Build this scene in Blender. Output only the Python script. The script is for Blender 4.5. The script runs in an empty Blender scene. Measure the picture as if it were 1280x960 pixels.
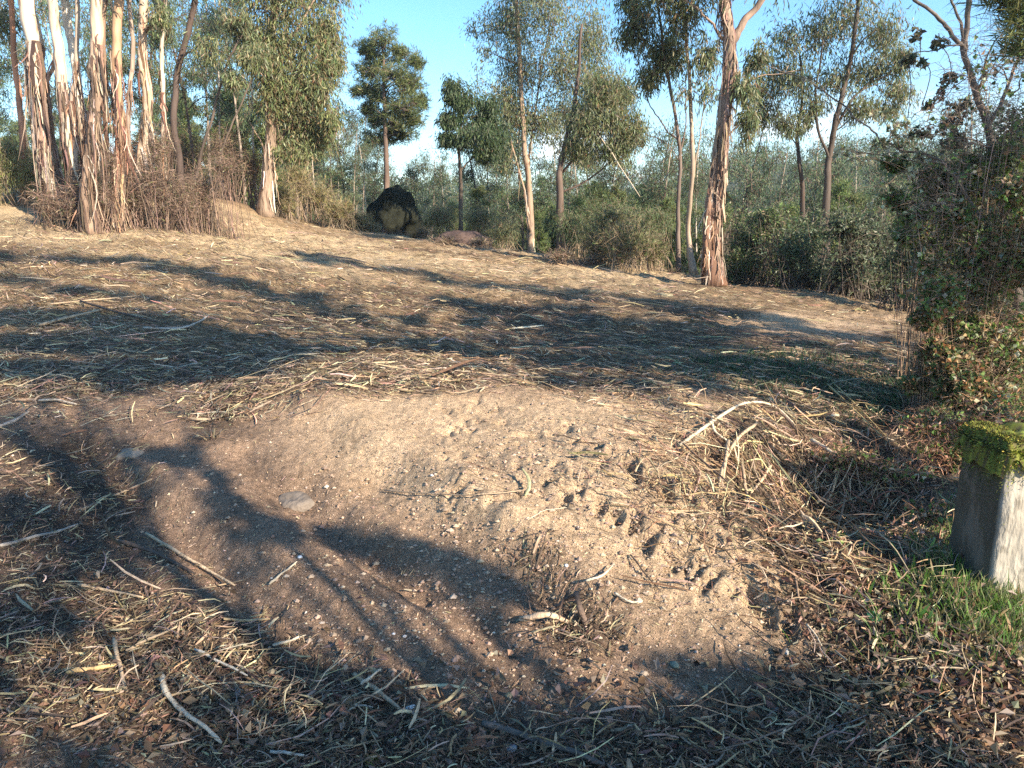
import bpy, math, random
import numpy as np
from mathutils import Vector
R = math.radians
PI = math.pi
rng = np.random.default_rng(7)
HAZE = 0.0007
random.seed(7)
sc = bpy.context.scene
COL = sc.collection

# ------------------------------------------------------------------ camera
PITCH = R(12.0); F = 930.0; CZ = 1.6
cam_d = bpy.data.cameras.new('camera'); cam = bpy.data.objects.new('camera', cam_d); COL.objects.link(cam)
cam.location = (0, 0, CZ); cam.rotation_euler = (R(90) - PITCH, 0, 0)
cam_d.sensor_width = 36; cam_d.lens = 36 * F / 1280; cam_d.clip_start = 0.05; cam_d.clip_end = 3000
sc.camera = cam
# ------------------------------------------------------------------ light
SUN_EL = R(27); SUN_AZ = R(131)                       # azimuth clockwise from +Y
SDIR = np.array([math.sin(SUN_AZ) * math.cos(SUN_EL), math.cos(SUN_AZ) * math.cos(SUN_EL), math.sin(SUN_EL)])
sl = bpy.data.lights.new('sun', 'SUN'); so = bpy.data.objects.new('sun', sl); COL.objects.link(so)
sl.energy = 5.0; sl.angle = R(0.53); sl.color = (1.0, 0.87, 0.69)
so.rotation_euler = Vector(SDIR).to_track_quat('Z', 'Y').to_euler()
w = bpy.data.worlds.new('World'); sc.world = w; w.use_nodes = True
nt = w.node_tree; nt.nodes.clear()
def N(nt, typ, **kw):
    n = nt.nodes.new(typ)
    for k, v in kw.items():
        if k.startswith('i_'):
            n.inputs[k[2:].replace('_', ' ')].default_value = v
        else: setattr(n, k, v)
    return n
sky = N(nt, 'ShaderNodeTexSky', sky_type='NISHITA', sun_disc=False, sun_elevation=SUN_EL, sun_rotation=SUN_AZ, air_density=1.0, dust_density=0.25, ozone_density=2.2)
bg = N(nt, 'ShaderNodeBackground'); bg.inputs[1].default_value = 0.115
out = N(nt, 'ShaderNodeOutputWorld')
# small white clouds low over the horizon
tc = N(nt, 'ShaderNodeTexCoord'); sep = N(nt, 'ShaderNodeSeparateXYZ'); nt.links.new(tc.outputs['Generated'], sep.inputs[0])
mp = N(nt, 'ShaderNodeMapping'); mp.inputs['Scale'].default_value = (3.2, 3.2, 9); mp.inputs['Location'].default_value = (0.9, 0.2, 0.35)
nt.links.new(tc.outputs['Generated'], mp.inputs[0])
cn = N(nt, 'ShaderNodeTexNoise', i_Scale=1.6, i_Detail=6.0, i_Roughness=0.55); nt.links.new(mp.outputs[0], cn.inputs['Vector'])
cr = N(nt, 'ShaderNodeMapRange', interpolation_type='SMOOTHSTEP'); cr.inputs[1].default_value = 0.5; cr.inputs[2].default_value = 0.62
nt.links.new(cn.outputs[0], cr.inputs[0])
hr = N(nt, 'ShaderNodeMapRange', interpolation_type='SMOOTHSTEP'); hr.inputs[1].default_value = 0.08; hr.inputs[2].default_value = 0.17; hr.inputs[3].default_value = 0.9; hr.inputs[4].default_value = 0.0
nt.links.new(sep.outputs[2], hr.inputs[0])
mu = N(nt, 'ShaderNodeMath', operation='MULTIPLY'); nt.links.new(cr.outputs[0], mu.inputs[0]); nt.links.new(hr.outputs[0], mu.inputs[1])
mx = N(nt, 'ShaderNodeMix', data_type='RGBA'); nt.links.new(mu.outputs[0], mx.inputs[0])
hs = N(nt, 'ShaderNodeHueSaturation'); hs.inputs['Saturation'].default_value = 1.28; hs.inputs['Hue'].default_value = .496
nt.links.new(sky.outputs[0], hs.inputs['Color']); nt.links.new(hs.outputs[0], mx.inputs[6]); mx.inputs[7].default_value = (6.5, 6.8, 7.2, 1)
nt.links.new(mx.outputs[2], bg.inputs[0]); nt.links.new(bg.outputs[0], out.inputs[0])
sc.view_settings.view_transform = 'Standard'; sc.view_settings.look = 'None'
sc.view_settings.exposure = 1.48; sc.view_settings.gamma = 1.0
sc.cycles.max_bounces = 5; sc.cycles.diffuse_bounces = 3; sc.cycles.transmission_bounces = 3; sc.cycles.transparent_max_bounces = 4
sc.cycles.use_denoising = False
sc.render.use_persistent_data = False

# ------------------------------------------------------------------ maths helpers
CP, SP = math.cos(PITCH), math.sin(PITCH)
def at(px, py, Y):
    a = (px - 640) / F; b = -(py - 480) / F
    d = np.array([a, CP + b * SP, -SP + b * CP])
    return np.array([0, 0, CZ]) + d * (Y / d[1])
def proj(P):
    P = np.asarray(P, float); x = P[..., 0]; y = P[..., 1]; z = P[..., 2] - CZ
    d = y * CP - z * SP; u = y * SP + z * CP
    d = np.where(d < 0.05, 0.05, d)
    return 640 + F * x / d, 480 - F * u / d
def hsh(ix, iy, s):
    n = (ix.astype(np.int64) * 374761393 + iy.astype(np.int64) * 668265263 + s * 974634777) & 0x7fffffff
    n = ((n ^ (n >> 13)) * 1274126177) & 0x7fffffff
    return ((n ^ (n >> 16)) & 0xffff) / 65535.0
def vn(x, y, s=0):
    x = np.asarray(x, float); y = np.asarray(y, float)
    ix = np.floor(x); iy = np.floor(y); fx = x - ix; fy = y - iy
    fx = fx * fx * fx * (fx * (fx * 6 - 15) + 10); fy = fy * fy * fy * (fy * (fy * 6 - 15) + 10)
    a = hsh(ix, iy, s); b = hsh(ix + 1, iy, s); c = hsh(ix, iy + 1, s); d = hsh(ix + 1, iy + 1, s)
    return (a + (b - a) * fx + (c - a) * fy + (a - b - c + d) * fx * fy) * 2 - 1
def fbm(x, y, o=4, s=0, g=0.5):
    t = 0; a = 1.0; f = 1.0; n = 0
    for k in range(o):
        c, q = math.cos(k * 1.1), math.sin(k * 1.1)
        t = t + a * vn((x * c - y * q) * f + k * 17.3, (x * q + y * c) * f - k * 9.1, s + k); n += a; a *= g; f *= 2.03
    return t / n
def sst(a, b, x):
    t = np.clip((x - a) / (b - a), 0, 1); return t * t * (3 - 2 * t)

# ------------------------------------------------------------------ terrain
ctl = [at(*c) for c in [
 (100,850,2.42),(640,840,2.5),(1100,860,2.35),(380,860,2.4),
 (0,700,3.25),(300,700,3.2),(500,700,3.17),(640,720,3.05),(850,760,2.85),(1000,780,2.75),(1237,745,2.9),
 (0,600,4.05),(300,600,4.0),(450,600,3.95),(560,600,3.8),(640,600,3.72),(800,600,3.68),(900,610,3.7),(1000,640,3.85),(1100,620,4.2),(1190,640,4.0),(1100,690,3.35),
 (0,500,5.4),(200,500,5.4),(400,468,5.5),(520,485,5.15),(640,510,4.85),(800,525,4.8),(900,530,4.9),(1000,540,5.1),(1150,540,5.6),
 (200,440,7.2),(400,430,7.5),(640,440,8.0),(640,400,10),(640,350,13.5),(640,318,17),
 (200,380,9.5),(200,330,12),(60,285,14),(200,290,14.5),(0,400,8.5),(0,330,11.5),(-200,300,12),(-200,420,8),(-200,600,4.2),
 (330,288,17.2),(300,263,19),(370,280,19.5),(440,292,19.5),(550,302,19),
 (900,440,8.2),(900,400,10.2),(900,357,14),(1100,470,7),(1100,430,8.8),(1150,395,11.5),(1000,368,13),(1300,400,12),(1300,520,6.2),(770,335,15.5)]]
ctl += [np.array(c, float) for c in [(-3,1,0),(0,1.2,0),(3,1,0),(-3,-3,0),(3,-3,0),(0,-5,0),(-6,1,.15),(6,1,-.05),
 (0,24,.5),(8,22,-.7),(16,24,-2.2),(-8,24,2.3),(-15,17,2.6),(13,13,-.6),(11,5,-.1),(9,0,0),(-11,4,1.0),(-10,-1,.4),(-12,9,1.6),(12,-6,0),(-12,-6,.3)]]
ctl = np.array(ctl)
def tps(r2): return 0.5 * r2 * np.log(r2 + 1e-9)
n_ = len(ctl)
A_ = np.zeros((n_ + 3, n_ + 3))
dx = ctl[:, None, :2] - ctl[None, :, :2]
A_[:n_, :n_] = tps((dx ** 2).sum(-1)) + np.eye(n_) * 0.02
A_[:n_, n_] = 1; A_[:n_, n_ + 1:] = ctl[:, :2]; A_[n_, :n_] = 1; A_[n_ + 1:, :n_] = ctl[:, :2].T
W_ = np.linalg.solve(A_, np.concatenate([ctl[:, 2], np.zeros(3)]))
def base_z(x, y):
    x = np.asarray(x, float); y = np.asarray(y, float); z = W_[n_] + W_[n_ + 1] * x + W_[n_ + 2] * y
    for i in range(n_):
        z = z + W_[i] * tps((x - ctl[i, 0]) ** 2 + (y - ctl[i, 1]) ** 2)
    return z
def far_z(x, y):
    r = np.hypot(x, y); a = np.degrees(np.arctan2(x, y))
    lf = sst(8, -14, x)
    z = -3.2 + 4.5 * lf + 0.8 * fbm(x / 25, y / 25, 3, 50)
    side = 8 + 13 * sst(-8, 22, a) + 2.5 * fbm(a / 9, r / 150, 3, 60)
    side = np.where((a > 60) | (a < -60), 5.0, side)
    return z + sst(60, 240, r) * side - sst(260, 900, r) * 10
# marks pressed into the bank: (px,py,rx,ry,depth)
def ghit0(px, py):
    p = at(px, py, 1.0) - np.array([0, 0, CZ]); ys = np.geomspace(1.2, 40, 500)
    pts = np.array([0, 0, CZ]) + ys[:, None] * p[None, :]
    zz = mid_z(pts[:, 0], pts[:, 1]); k = np.argmax(pts[:, 2] < zz)
    return pts[k] if (pts[:, 2] < zz).any() else pts[-1]
def mid_z(x, y):
    r = np.hypot(x, y); t = sst(21, 34, r)
    ex = -.32 * np.exp(-((x - 2.0) / .42) ** 2 - ((y - 4.25) / .38) ** 2) - .14 * np.exp(-((x - 1.45) / .3) ** 2 - ((y - 3.95) / .3) ** 2) - .12 * np.exp(-((x - 2.75) / .5) ** 2 - ((y - 5.1) / .35) ** 2) + .07 * np.exp(-((x - 1.2) / .35) ** 2 - ((y - 4.7) / .25) ** 2) + .38 * np.exp(-((x + 6.6) / 1.7) ** 2 - ((y - 17.6) / 1.3) ** 2)
    b = base_z(np.clip(x, -24, 24), np.clip(y, -12, 30))
    return b * (1 - t) + far_z(x, y) * t + ex
marks = []
for i in range(34):
    k = i % 2; t = (i // 2) / 16
    px = 700 + 300 * t + (28 if k else -10) + random.uniform(-9, 9); py = 585 + 175 * t + (-34 if k else 26) + random.uniform(-9, 9)
    marks.append((px, py, random.uniform(.02, .035), random.uniform(.045, .075), random.uniform(.03, .05), random.uniform(-.9, .1)))
for i in range(130):
    px = random.uniform(540, 880); py = random.uniform(500, 650) + max(0, px - 760) * .6
    marks.append((px, py, random.uniform(.015, .035), random.uniform(.02, .05), random.uniform(.015, .03), random.uniform(0, 3)))
marks = [tuple(ghit0(m[0], m[1])[:2]) + m[2:] for m in marks]
furr = [((470,610),(560,660),(680,745),.06,.15),((380,610),(480,690),(640,810),.06,.09),((300,570),(400,650),(520,730),.05,.08),((390,500),(520,580),(640,665),-.055,.14),((640,665),(740,740),(800,790),-.05,.12),((180,590),(300,640),(420,760),-.04,.10),((100,560),(200,640),(330,760),.05,.1),((560,480),(700,560),(860,640),.03,.08)]
furr = [([ghit0(*p)[:2] for p in f[:3]], f[3], f[4]) for f in furr]
def seg_d(x, y, a, b):
    v = b - a; t = np.clip(((x - a[0]) * v[0] + (y - a[1]) * v[1]) / (v @ v), 0, 1)
    return np.hypot(x - a[0] - t * v[0], y - a[1] - t * v[1])
def gsum(px, py, L):
    t = 0
    for cx, cy, sx, sy, a in L:
        t = t + a * np.exp(-((px - cx) / sx) ** 2 - ((py - cy) / sy) ** 2)
    return t
# where litter lies thick (picture coordinates, used only to author densities)
THICK = [(60,760,90,26,.5),(230,790,70,22,.5),(330,920,90,30,.4),(150,830,230,130,1.1),(60,620,110,90,.75),(430,880,130,60,.9),(900,950,420,48,1.0),(1000,880,120,50,.5),(720,790,75,55,1.1),(960,620,120,75,1.2),(1090,720,110,110,1.2),(1050,560,150,50,1.1),
         (650,700,70,35,.55),(150,560,150,30,.35),(280,530,60,40,.5),(1180,850,150,70,.9),(470,470,160,22,.45),(120,620,60,25,.5)]
BARE = [(640,570,190,60,1.2),(860,680,110,80,1.0),(430,690,170,70,1.0),(300,590,170,45,.6),(560,800,150,70,1.1),(850,850,120,30,.4),(1020,400,110,25,.9),(1090,810,100,25,.5)]
def litter(px, py, x, y):
    d = 0.12 + 0.9 * sst(515, 465, py + 25 * fbm(x * 1.3, y * 1.3, 3, 9)) + gsum(px, py, THICK) - gsum(px, py, BARE) * sst(430, 520, py + (px > 900) * 100)
    return np.clip(d + 0.35 * fbm(x * 1.6, y * 1.6, 4, 4) + .35 * sst(5, 8, y) * fbm(x * .5, y * .9, 3, 14), 0, 1.3)
def terr(x, y):
    x = np.asarray(x, float); y = np.asarray(y, float)
    z = mid_z(x, y); r = np.hypot(x, y)
    px, py = proj(np.stack([x, y, z], -1)); inf = (y > 1)
    lt = np.where(inf, litter(px, py, x, y), .6)
    near = sst(40, 18, r)
    fld = sst(4.5, 7, y)
    z = z + near * (0.045 * fbm(x * .9, y * .9, 3, 1) + (0.014 + .024 * lt + .045 * fld * (.5 + .9 * vn(x * .7, y * .7, 66))) * fbm(x * 3.4, y * 3.4, 4, 2, .6) + (0.004 + .012 * lt) * fbm(x * 16, y * 16, 3, 3))
    z = z + near * 0.013 * np.abs(fbm(x * 20, y * 20, 2, 33)) + near * np.where(inf, np.clip(gsum(px, py, [(850,680,170,100,1),(700,570,150,60,.7)]), 0, 1), 0) * .022 * fbm(x * 11, y * 11, 4, 91, .65)
    for mx_, my_, a, b, d, an in marks:
        m = (np.abs(x - mx_) < .3) & (np.abs(y - my_) < .3)
        if not m.any(): continue
        u = (x[m] - mx_) * math.cos(an) + (y[m] - my_) * math.sin(an); v = -(x[m] - mx_) * math.sin(an) + (y[m] - my_) * math.cos(an)
        jt = 1 + .7 * fbm(x[m] * 18, y[m] * 18, 3, 71); u = u * jt + .02 * fbm(x[m] * 9, y[m] * 9, 2, 5); e = np.abs(u / a) ** 2.6 + np.abs(v / b) ** 2.6
        z[m] += -d * np.exp(-e) + .45 * d * np.exp(-((u / a - 1.7) ** 2) - (v / b) ** 2)
    for pts, d, wd in furr:
        q = np.minimum(seg_d(x, y, pts[0], pts[1]), seg_d(x, y, pts[1], pts[2])) + .03 * fbm(x * 5, y * 5, 2, 77)
        z = z - d * np.exp(-(q / wd) ** 2)
    return z
# fast lookup
GX0, GX1, GY0, GY1, GS = -16.0, 16.0, -4.0, 26.0, 0.04
gx = np.arange(GX0, GX1, GS); gy = np.arange(GY0, GY1, GS)
GG = terr(*np.meshgrid(gx, gy, indexing='ij'))
def tz(x, y):
    x = np.asarray(x, float); y = np.asarray(y, float)
    u = np.clip((x - GX0) / GS, 0, len(gx) - 1.001); v = np.clip((y - GY0) / GS, 0, len(gy) - 1.001)
    i = u.astype(int); j = v.astype(int); fu = u - i; fv = v - j
    return GG[i, j] * (1 - fu) * (1 - fv) + GG[i + 1, j] * fu * (1 - fv) + GG[i, j + 1] * (1 - fu) * fv + GG[i + 1, j + 1] * fu * fv
def tz1(x, y):
    if GX0 < x < GX1 and GY0 < y < GY1 - .2: return float(tz(x, y))
    return float(terr(np.array([x]), np.array([y]))[0])
def hit(px, py):
    px = np.asarray(px, float); py = np.asarray(py, float)
    a = (px - 640) / F; b = -(py - 480) / F; dy = CP + b * SP; dx_ = a / dy; dz = (-SP + b * CP) / dy
    Y = np.full(px.shape, 25.9); found = np.zeros(px.shape, bool); prev = np.full(px.shape, 1.2); lo = Y.copy()
    for yk in np.geomspace(1.2, 25, 160):
        below = (CZ + dz * yk < tz(dx_ * yk, np.full(px.shape, yk))) & ~found
        Y[below] = yk; lo[below] = prev[below]; found |= below; prev[:] = yk
    hi = Y.copy()
    for _ in range(9):
        md = (lo + hi) / 2; b_ = CZ + dz * md < tz(dx_ * md, md); hi = np.where(b_, md, hi); lo = np.where(b_, lo, md)
    Y = np.where(found, (lo + hi) / 2, Y)
    return np.stack([dx_ * Y, Y, tz(dx_ * Y, Y)], -1), found
def H(px, py):
    return hit(np.array([px]), np.array([py]))[0][0]

# ------------------------------------------------------------------ mesh helpers
class MB:
    def __init__(s): s.v = []; s.q = []; s.t = []; s.c = []; s.n = 0
    def add(s, v, q=None, t=None, c=(1, 1, 1)):
        v = np.asarray(v, float).reshape(-1, 3); c = np.asarray(c, float)
        if c.ndim == 1: c = np.broadcast_to(c, (len(v), 3))
        s.v.append(v); s.c.append(c)
        if q is not None and len(q): s.q.append(np.asarray(q, int).reshape(-1, 4) + s.n)
        if t is not None and len(t): s.t.append(np.asarray(t, int).reshape(-1, 3) + s.n)
        s.n += len(v)
    def build(s, name, mat, parent=None, smooth=True, origin=None):
        me = bpy.data.meshes.new(name)
        V = np.concatenate(s.v); C = np.concatenate(s.c)
        if origin is not None: V = V - np.asarray(origin)
        Q = np.concatenate(s.q) if s.q else np.zeros((0, 4), int); T = np.concatenate(s.t) if s.t else np.zeros((0, 3), int)
        me.vertices.add(len(V)); me.vertices.foreach_set('co', V.astype(np.float32).ravel())
        L = np.concatenate([Q.ravel(), T.ravel()]); me.loops.add(len(L)); me.loops.foreach_set('vertex_index', L.astype(np.int32))
        st = np.concatenate([np.arange(len(Q)) * 4, len(Q) * 4 + np.arange(len(T)) * 3]); tot = np.concatenate([np.full(len(Q), 4), np.full(len(T), 3)])
        me.polygons.add(len(st)); me.polygons.foreach_set('loop_start', st.astype(np.int32)); me.polygons.foreach_set('loop_total', tot.astype(np.int32))
        me.polygons.foreach_set('use_smooth', np.full(len(st), smooth))
        a = me.color_attributes.new('Col', 'FLOAT_COLOR', 'POINT')
        a.data.foreach_set('color', np.concatenate([C, np.ones((len(C), 1))], 1).astype(np.float32).ravel())
        me.update(calc_edges=True); me.validate()
        me.materials.append(mat)
        o = bpy.data.objects.new(name, me); COL.objects.link(o)
        if parent is not None: o.parent = parent
        elif origin is not None: o.location = origin
        return o
def unit(a): return a / np.maximum(np.linalg.norm(a, axis=-1, keepdims=True), 1e-9)
def tubes(mb, P, Rd, k=3, c=(1, 1, 1), cap=True, rough=0.0):
    """P (n,s,3), Rd (n,s)"""
    P = np.asarray(P, float); Rd = np.asarray(Rd, float); n, s_, _ = P.shape
    T = np.gradient(P, axis=1); T = unit(T)
    ref = np.where(np.abs(T[:, :1, 2:3]) > .85, np.array([[[1., .2, 0]]]), np.array([[[0, 0, 1.]]]))
    ref = np.broadcast_to(ref, T.shape); U = unit(np.cross(T, ref)); V = np.cross(T, U)
    an = np.arange(k) * 2 * PI / k
    rr = Rd[:, :, None] * np.ones(k)
    if rough: rr = rr * (1 + rough * rng.uniform(-1, 1, rr.shape))
    ring = P[:, :, None, :] + rr[..., None] * (np.cos(an)[None, None, :, None] * U[:, :, None, :] + np.sin(an)[None, None, :, None] * V[:, :, None, :])
    idx = np.arange(n * s_ * k).reshape(n, s_, k)
    a = idx[:, :-1]; b = idx[:, 1:]
    q = np.stack([a, np.roll(a, -1, 2), np.roll(b, -1, 2), b], -1).reshape(-1, 4)
    c = np.asarray(c, float)
    if c.ndim == 2 and len(c) == n and n != n * s_ * k: c = np.repeat(c, s_ * k, 0)
    t = None
    if cap and k == 3: t = np.concatenate([idx[:, 0][:, ::-1], idx[:, -1]])
    elif cap:
        e = idx[:, -1]; f = idx[:, 0]
        t = np.concatenate([np.stack([e[:, 0], e[:, i], e[:, i + 1]], -1) for i in range(1, k - 1)] + [np.stack([f[:, 0], f[:, i + 1], f[:, i]], -1) for i in range(1, k - 1)])
    mb.add(ring.reshape(-1, 3), q, t, c)
def leaves(mb, C, D, L, Wd, col, mid=.45, droop=0.0):
    """kite leaf: centre-base C, direction D, length, width"""
    n = len(C); D = unit(D); rnd = unit(rng.normal(size=(n, 3))); S = unit(np.cross(D, rnd)); Nn = np.cross(S, D)
    L = np.broadcast_to(np.asarray(L, float), (n,))[:, None]; Wd = np.broadcast_to(np.asarray(Wd, float), (n,))[:, None]
    m = C + D * L * mid + Nn * Wd * .3
    tip = C + D * L - np.array([0, 0, 1.]) * L * droop
    v = np.stack([C, m - S * Wd / 2, tip, m + S * Wd / 2], 1).reshape(-1, 3)
    q = np.arange(n * 4).reshape(n, 4); mb.add(v, q, None, np.repeat(col, 4, 0))
def ribbons(mb, P, S, c):
    """P (n,s,3) centre line, S (n,s,3) half width vectors"""
    n, s_, _ = P.shape; v = np.stack([P - S, P + S], 2).reshape(-1, 3); idx = np.arange(n * s_ * 2).reshape(n, s_, 2)
    q = np.stack([idx[:, :-1, 0], idx[:, :-1, 1], idx[:, 1:, 1], idx[:, 1:, 0]], -1).reshape(-1, 4)
    mb.add(v, q, None, np.repeat(c, s_ * 2, 0))
def mixc(cols, n, var=.15, wts=None, gain=1.0):
    cols = np.array(cols, float) * gain; k = rng.choice(len(cols), n, p=wts)
    return np.clip(cols[k] * (1 + rng.normal(0, var, (n, 1))) * (1 + rng.normal(0, var * .3, (n, 3))), .004, .95)
def path(pts, n, wob=0.0, seed=0):
    """resample a polyline smoothly (catmull-rom) to n points"""
    p = np.array(pts, float); p = np.vstack([2 * p[0] - p[1], p, 2 * p[-1] - p[-2]]); m = len(p) - 3
    t = np.linspace(0, m - 1e-6, n); i = t.astype(int); f = (t - i)[:, None]
    a, b, c, d = p[i], p[i + 1], p[i + 2], p[i + 3]
    o = .5 * (2 * b + (c - a) * f + (2 * a - 5 * b + 4 * c - d) * f ** 2 + (3 * b - a - 3 * c + d) * f ** 3)
    if wob:
        g = rng.normal(0, 1, (n, 3)); g = (g + np.roll(g, 1, 0) + np.roll(g, -1, 0)) / 3; g[0] = 0
        o = o + g * wob
    return o
def tag(o, label=None, cat=None, group=None, kind=None):
    if label: o['label'] = label
    if cat: o['category'] = cat
    if group: o['group'] = group
    if kind: o['kind'] = kind
    return o
def empty(name, loc, label, cat, group=None):
    o = bpy.data.objects.new(name, None); COL.objects.link(o); o.location = loc; o.empty_display_size = .2
    return tag(o, label, cat, group)
def copy_tree(o, parent=None):
    c = o.copy(); COL.objects.link(c)
    if parent is not None: c.parent = parent
    for ch in list(o.children): copy_tree(ch, c)
    return c

# ------------------------------------------------------------------ materials
def new_mat(name):
    m = bpy.data.materials.new(name); m.use_nodes = True; t = m.node_tree; t.nodes.clear()
    return m, t
def mat_attr(name, rough=.8, bump=0.0, bscale=40., var=.25, vscale=8., transl=0.0, spec=.3, stretch=(1, 1, 1), stain=None):
    m, t = new_mat(name); L = t.links.new
    o = N(t, 'ShaderNodeOutputMaterial'); b = N(t, 'ShaderNodeBsdfPrincipled'); b.inputs['Roughness'].default_value = rough
    b.inputs['Specular IOR Level'].default_value = spec
    a = N(t, 'ShaderNodeAttribute', attribute_name='Col'); tcx = N(t, 'ShaderNodeTexCoord'); mpp = N(t, 'ShaderNodeMapping'); mpp.inputs['Scale'].default_value = stretch
    L(tcx.outputs['Object'], mpp.inputs[0])
    n = N(t, 'ShaderNodeTexNoise', i_Scale=vscale, i_Detail=5.0); L(mpp.outputs[0], n.inputs['Vector'])
    r = N(t, 'ShaderNodeMapRange'); r.inputs[1].default_value = .3; r.inputs[2].default_value = .7; r.inputs[3].default_value = 1 - var; r.inputs[4].default_value = 1 + var; L(n.outputs[0], r.inputs[0])
    x = N(t, 'ShaderNodeVectorMath', operation='SCALE'); L(a.outputs['Color'], x.inputs[0]); L(r.outputs[0], x.inputs['Scale'])
    last = x.outputs[0]
    if stain:
        n3 = N(t, 'ShaderNodeTexNoise', i_Scale=stain[1], i_Detail=6.0, i_Roughness=.65); L(mpp.outputs[0], n3.inputs['Vector'])
        r3 = N(t, 'ShaderNodeMapRange'); r3.inputs[1].default_value = stain[2]; r3.inputs[2].default_value = stain[2] + .1; L(n3.outputs[0], r3.inputs[0])
        mm = N(t, 'ShaderNodeMix', data_type='RGBA'); L(r3.outputs[0], mm.inputs[0]); L(last, mm.inputs[6]); mm.inputs[7].default_value = (*stain[0], 1); last = mm.outputs[2]
    L(last, b.inputs['Base Color'])
    if bump:
        n2 = N(t, 'ShaderNodeTexNoise', i_Scale=bscale, i_Detail=5.0); L(mpp.outputs[0], n2.inputs['Vector'])
        bp = N(t, 'ShaderNodeBump', i_Strength=bump, i_Distance=.02); L(n2.outputs[0], bp.inputs['Height']); L(bp.outputs[0], b.inputs['Normal'])
    if transl:
        tr = N(t, 'ShaderNodeBsdfTranslucent'); L(last, tr.inputs['Color']); ms = N(t, 'ShaderNodeMixShader'); ms.inputs[0].default_value = transl
        L(b.outputs[0], ms.inputs[1]); L(tr.outputs[0], ms.inputs[2]); L(ms.outputs[0], o.inputs[0])
    else: L(b.outputs[0], o.inputs[0])
    return m
M_leaf = mat_attr('leaf', rough=.45, transl=.42, var=.12, spec=.45)
M_litter = mat_attr('litter', rough=.75, var=.3, vscale=60, spec=.25)
M_bark = mat_attr('bark', rough=.85, bump=.8, bscale=14, var=.35, vscale=7, stretch=(1, 1, .14), stain=((.09, .055, .038), 9, .56))
M_palebark = mat_attr('pale_bark', rough=.7, bump=.5, bscale=10, var=.2, vscale=5, stretch=(1, 1, .12), stain=((.2, .1, .06), 8, .57))
M_twig = mat_attr('twig', rough=.85, var=.25, vscale=20)
M_stick = mat_attr('stick', rough=.75, bump=.5, bscale=60, var=.3, vscale=25, stain=((.10, .07, .05), 18, .6))
M_rock = mat_attr('rock', rough=.9, bump=1.0, bscale=14, var=.5, vscale=6, stain=((.035, .042, .018), 7, .46))
M_boulder = mat_attr('boulder_rock', rough=.95, bump=.9, bscale=12, var=.5, vscale=5, spec=.1)
M_stone = mat_attr('stone', rough=.85, bump=.7, bscale=30, var=.3, vscale=14)
M_moss = mat_attr('moss', rough=.9, transl=.15, var=.3, vscale=18)

def ground_material():
    m, t = new_mat('ground_soil'); L = t.links.new
    o = N(t, 'ShaderNodeOutputMaterial'); b = N(t, 'ShaderNodeBsdfPrincipled'); b.inputs['Roughness'].default_value = .92; b.inputs['Specular IOR Level'].default_value = .15
    a = N(t, 'ShaderNodeAttribute', attribute_name='Col'); g = N(t, 'ShaderNodeNewGeometry')
    def noise(s, d=6, r=.6):
        n = N(t, 'ShaderNodeTexNoise', i_Scale=s, i_Detail=d, i_Roughness=r); L(g.outputs['Position'], n.inputs['Vector']); return n.outputs[0]
    def rng_(x, a_, b_, c_, d_):
        n = N(t, 'ShaderNodeMapRange'); L(x, n.inputs[0])
        for i, v in enumerate((a_, b_, c_, d_)): n.inputs[i + 1].default_value = v
        return n.outputs[0]
    def mul(x, s):
        n = N(t, 'ShaderNodeVectorMath', operation='SCALE'); L(x, n.inputs[0]); L(s, n.inputs['Scale']); return n.outputs[0]
    c = mul(a.outputs['Color'], rng_(noise(3.5), .3, .7, .75, 1.25))
    c = mul(c, rng_(noise(28), .3, .7, .7, 1.3))
    c = mul(c, rng_(noise(150, 3), .3, .7, .5, 1.55))
    # grains of quartz
    v = N(t, 'ShaderNodeTexVoronoi', i_Scale=95.0); L(g.outputs['Position'], v.inputs['Vector'])
    sp = rng_(v.outputs['Distance'], .16, .22, 1, 0)
    vs = N(t, 'ShaderNodeSeparateColor'); L(v.outputs['Color'], vs.inputs[0]); s2 = rng_(vs.outputs[0], .8, .82, 0, .75)
    ml = N(t, 'ShaderNodeMath', operation='MULTIPLY'); L(sp, ml.inputs[0]); L(s2, ml.inputs[1])
    mm = N(t, 'ShaderNodeMix', data_type='RGBA'); L(ml.outputs[0], mm.inputs[0]); L(c, mm.inputs[6]); mm.inputs[7].default_value = (.42, .36, .28, 1)
    L(mm.outputs[2], b.inputs['Base Color'])
    b1 = N(t, 'ShaderNodeBump', i_Strength=1.0, i_Distance=.025); L(noise(45, 8, .7), b1.inputs['Height'])
    b2 = N(t, 'ShaderNodeBump', i_Strength=1.0, i_Distance=.010); L(noise(170, 4, .7), b2.inputs['Height']); L(b1.outputs[0], b2.inputs['Normal'])
    L(b2.outputs[0], b.inputs['Normal']); L(b.outputs[0], o.inputs[0])
    return m
M_ground = ground_material()

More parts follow.
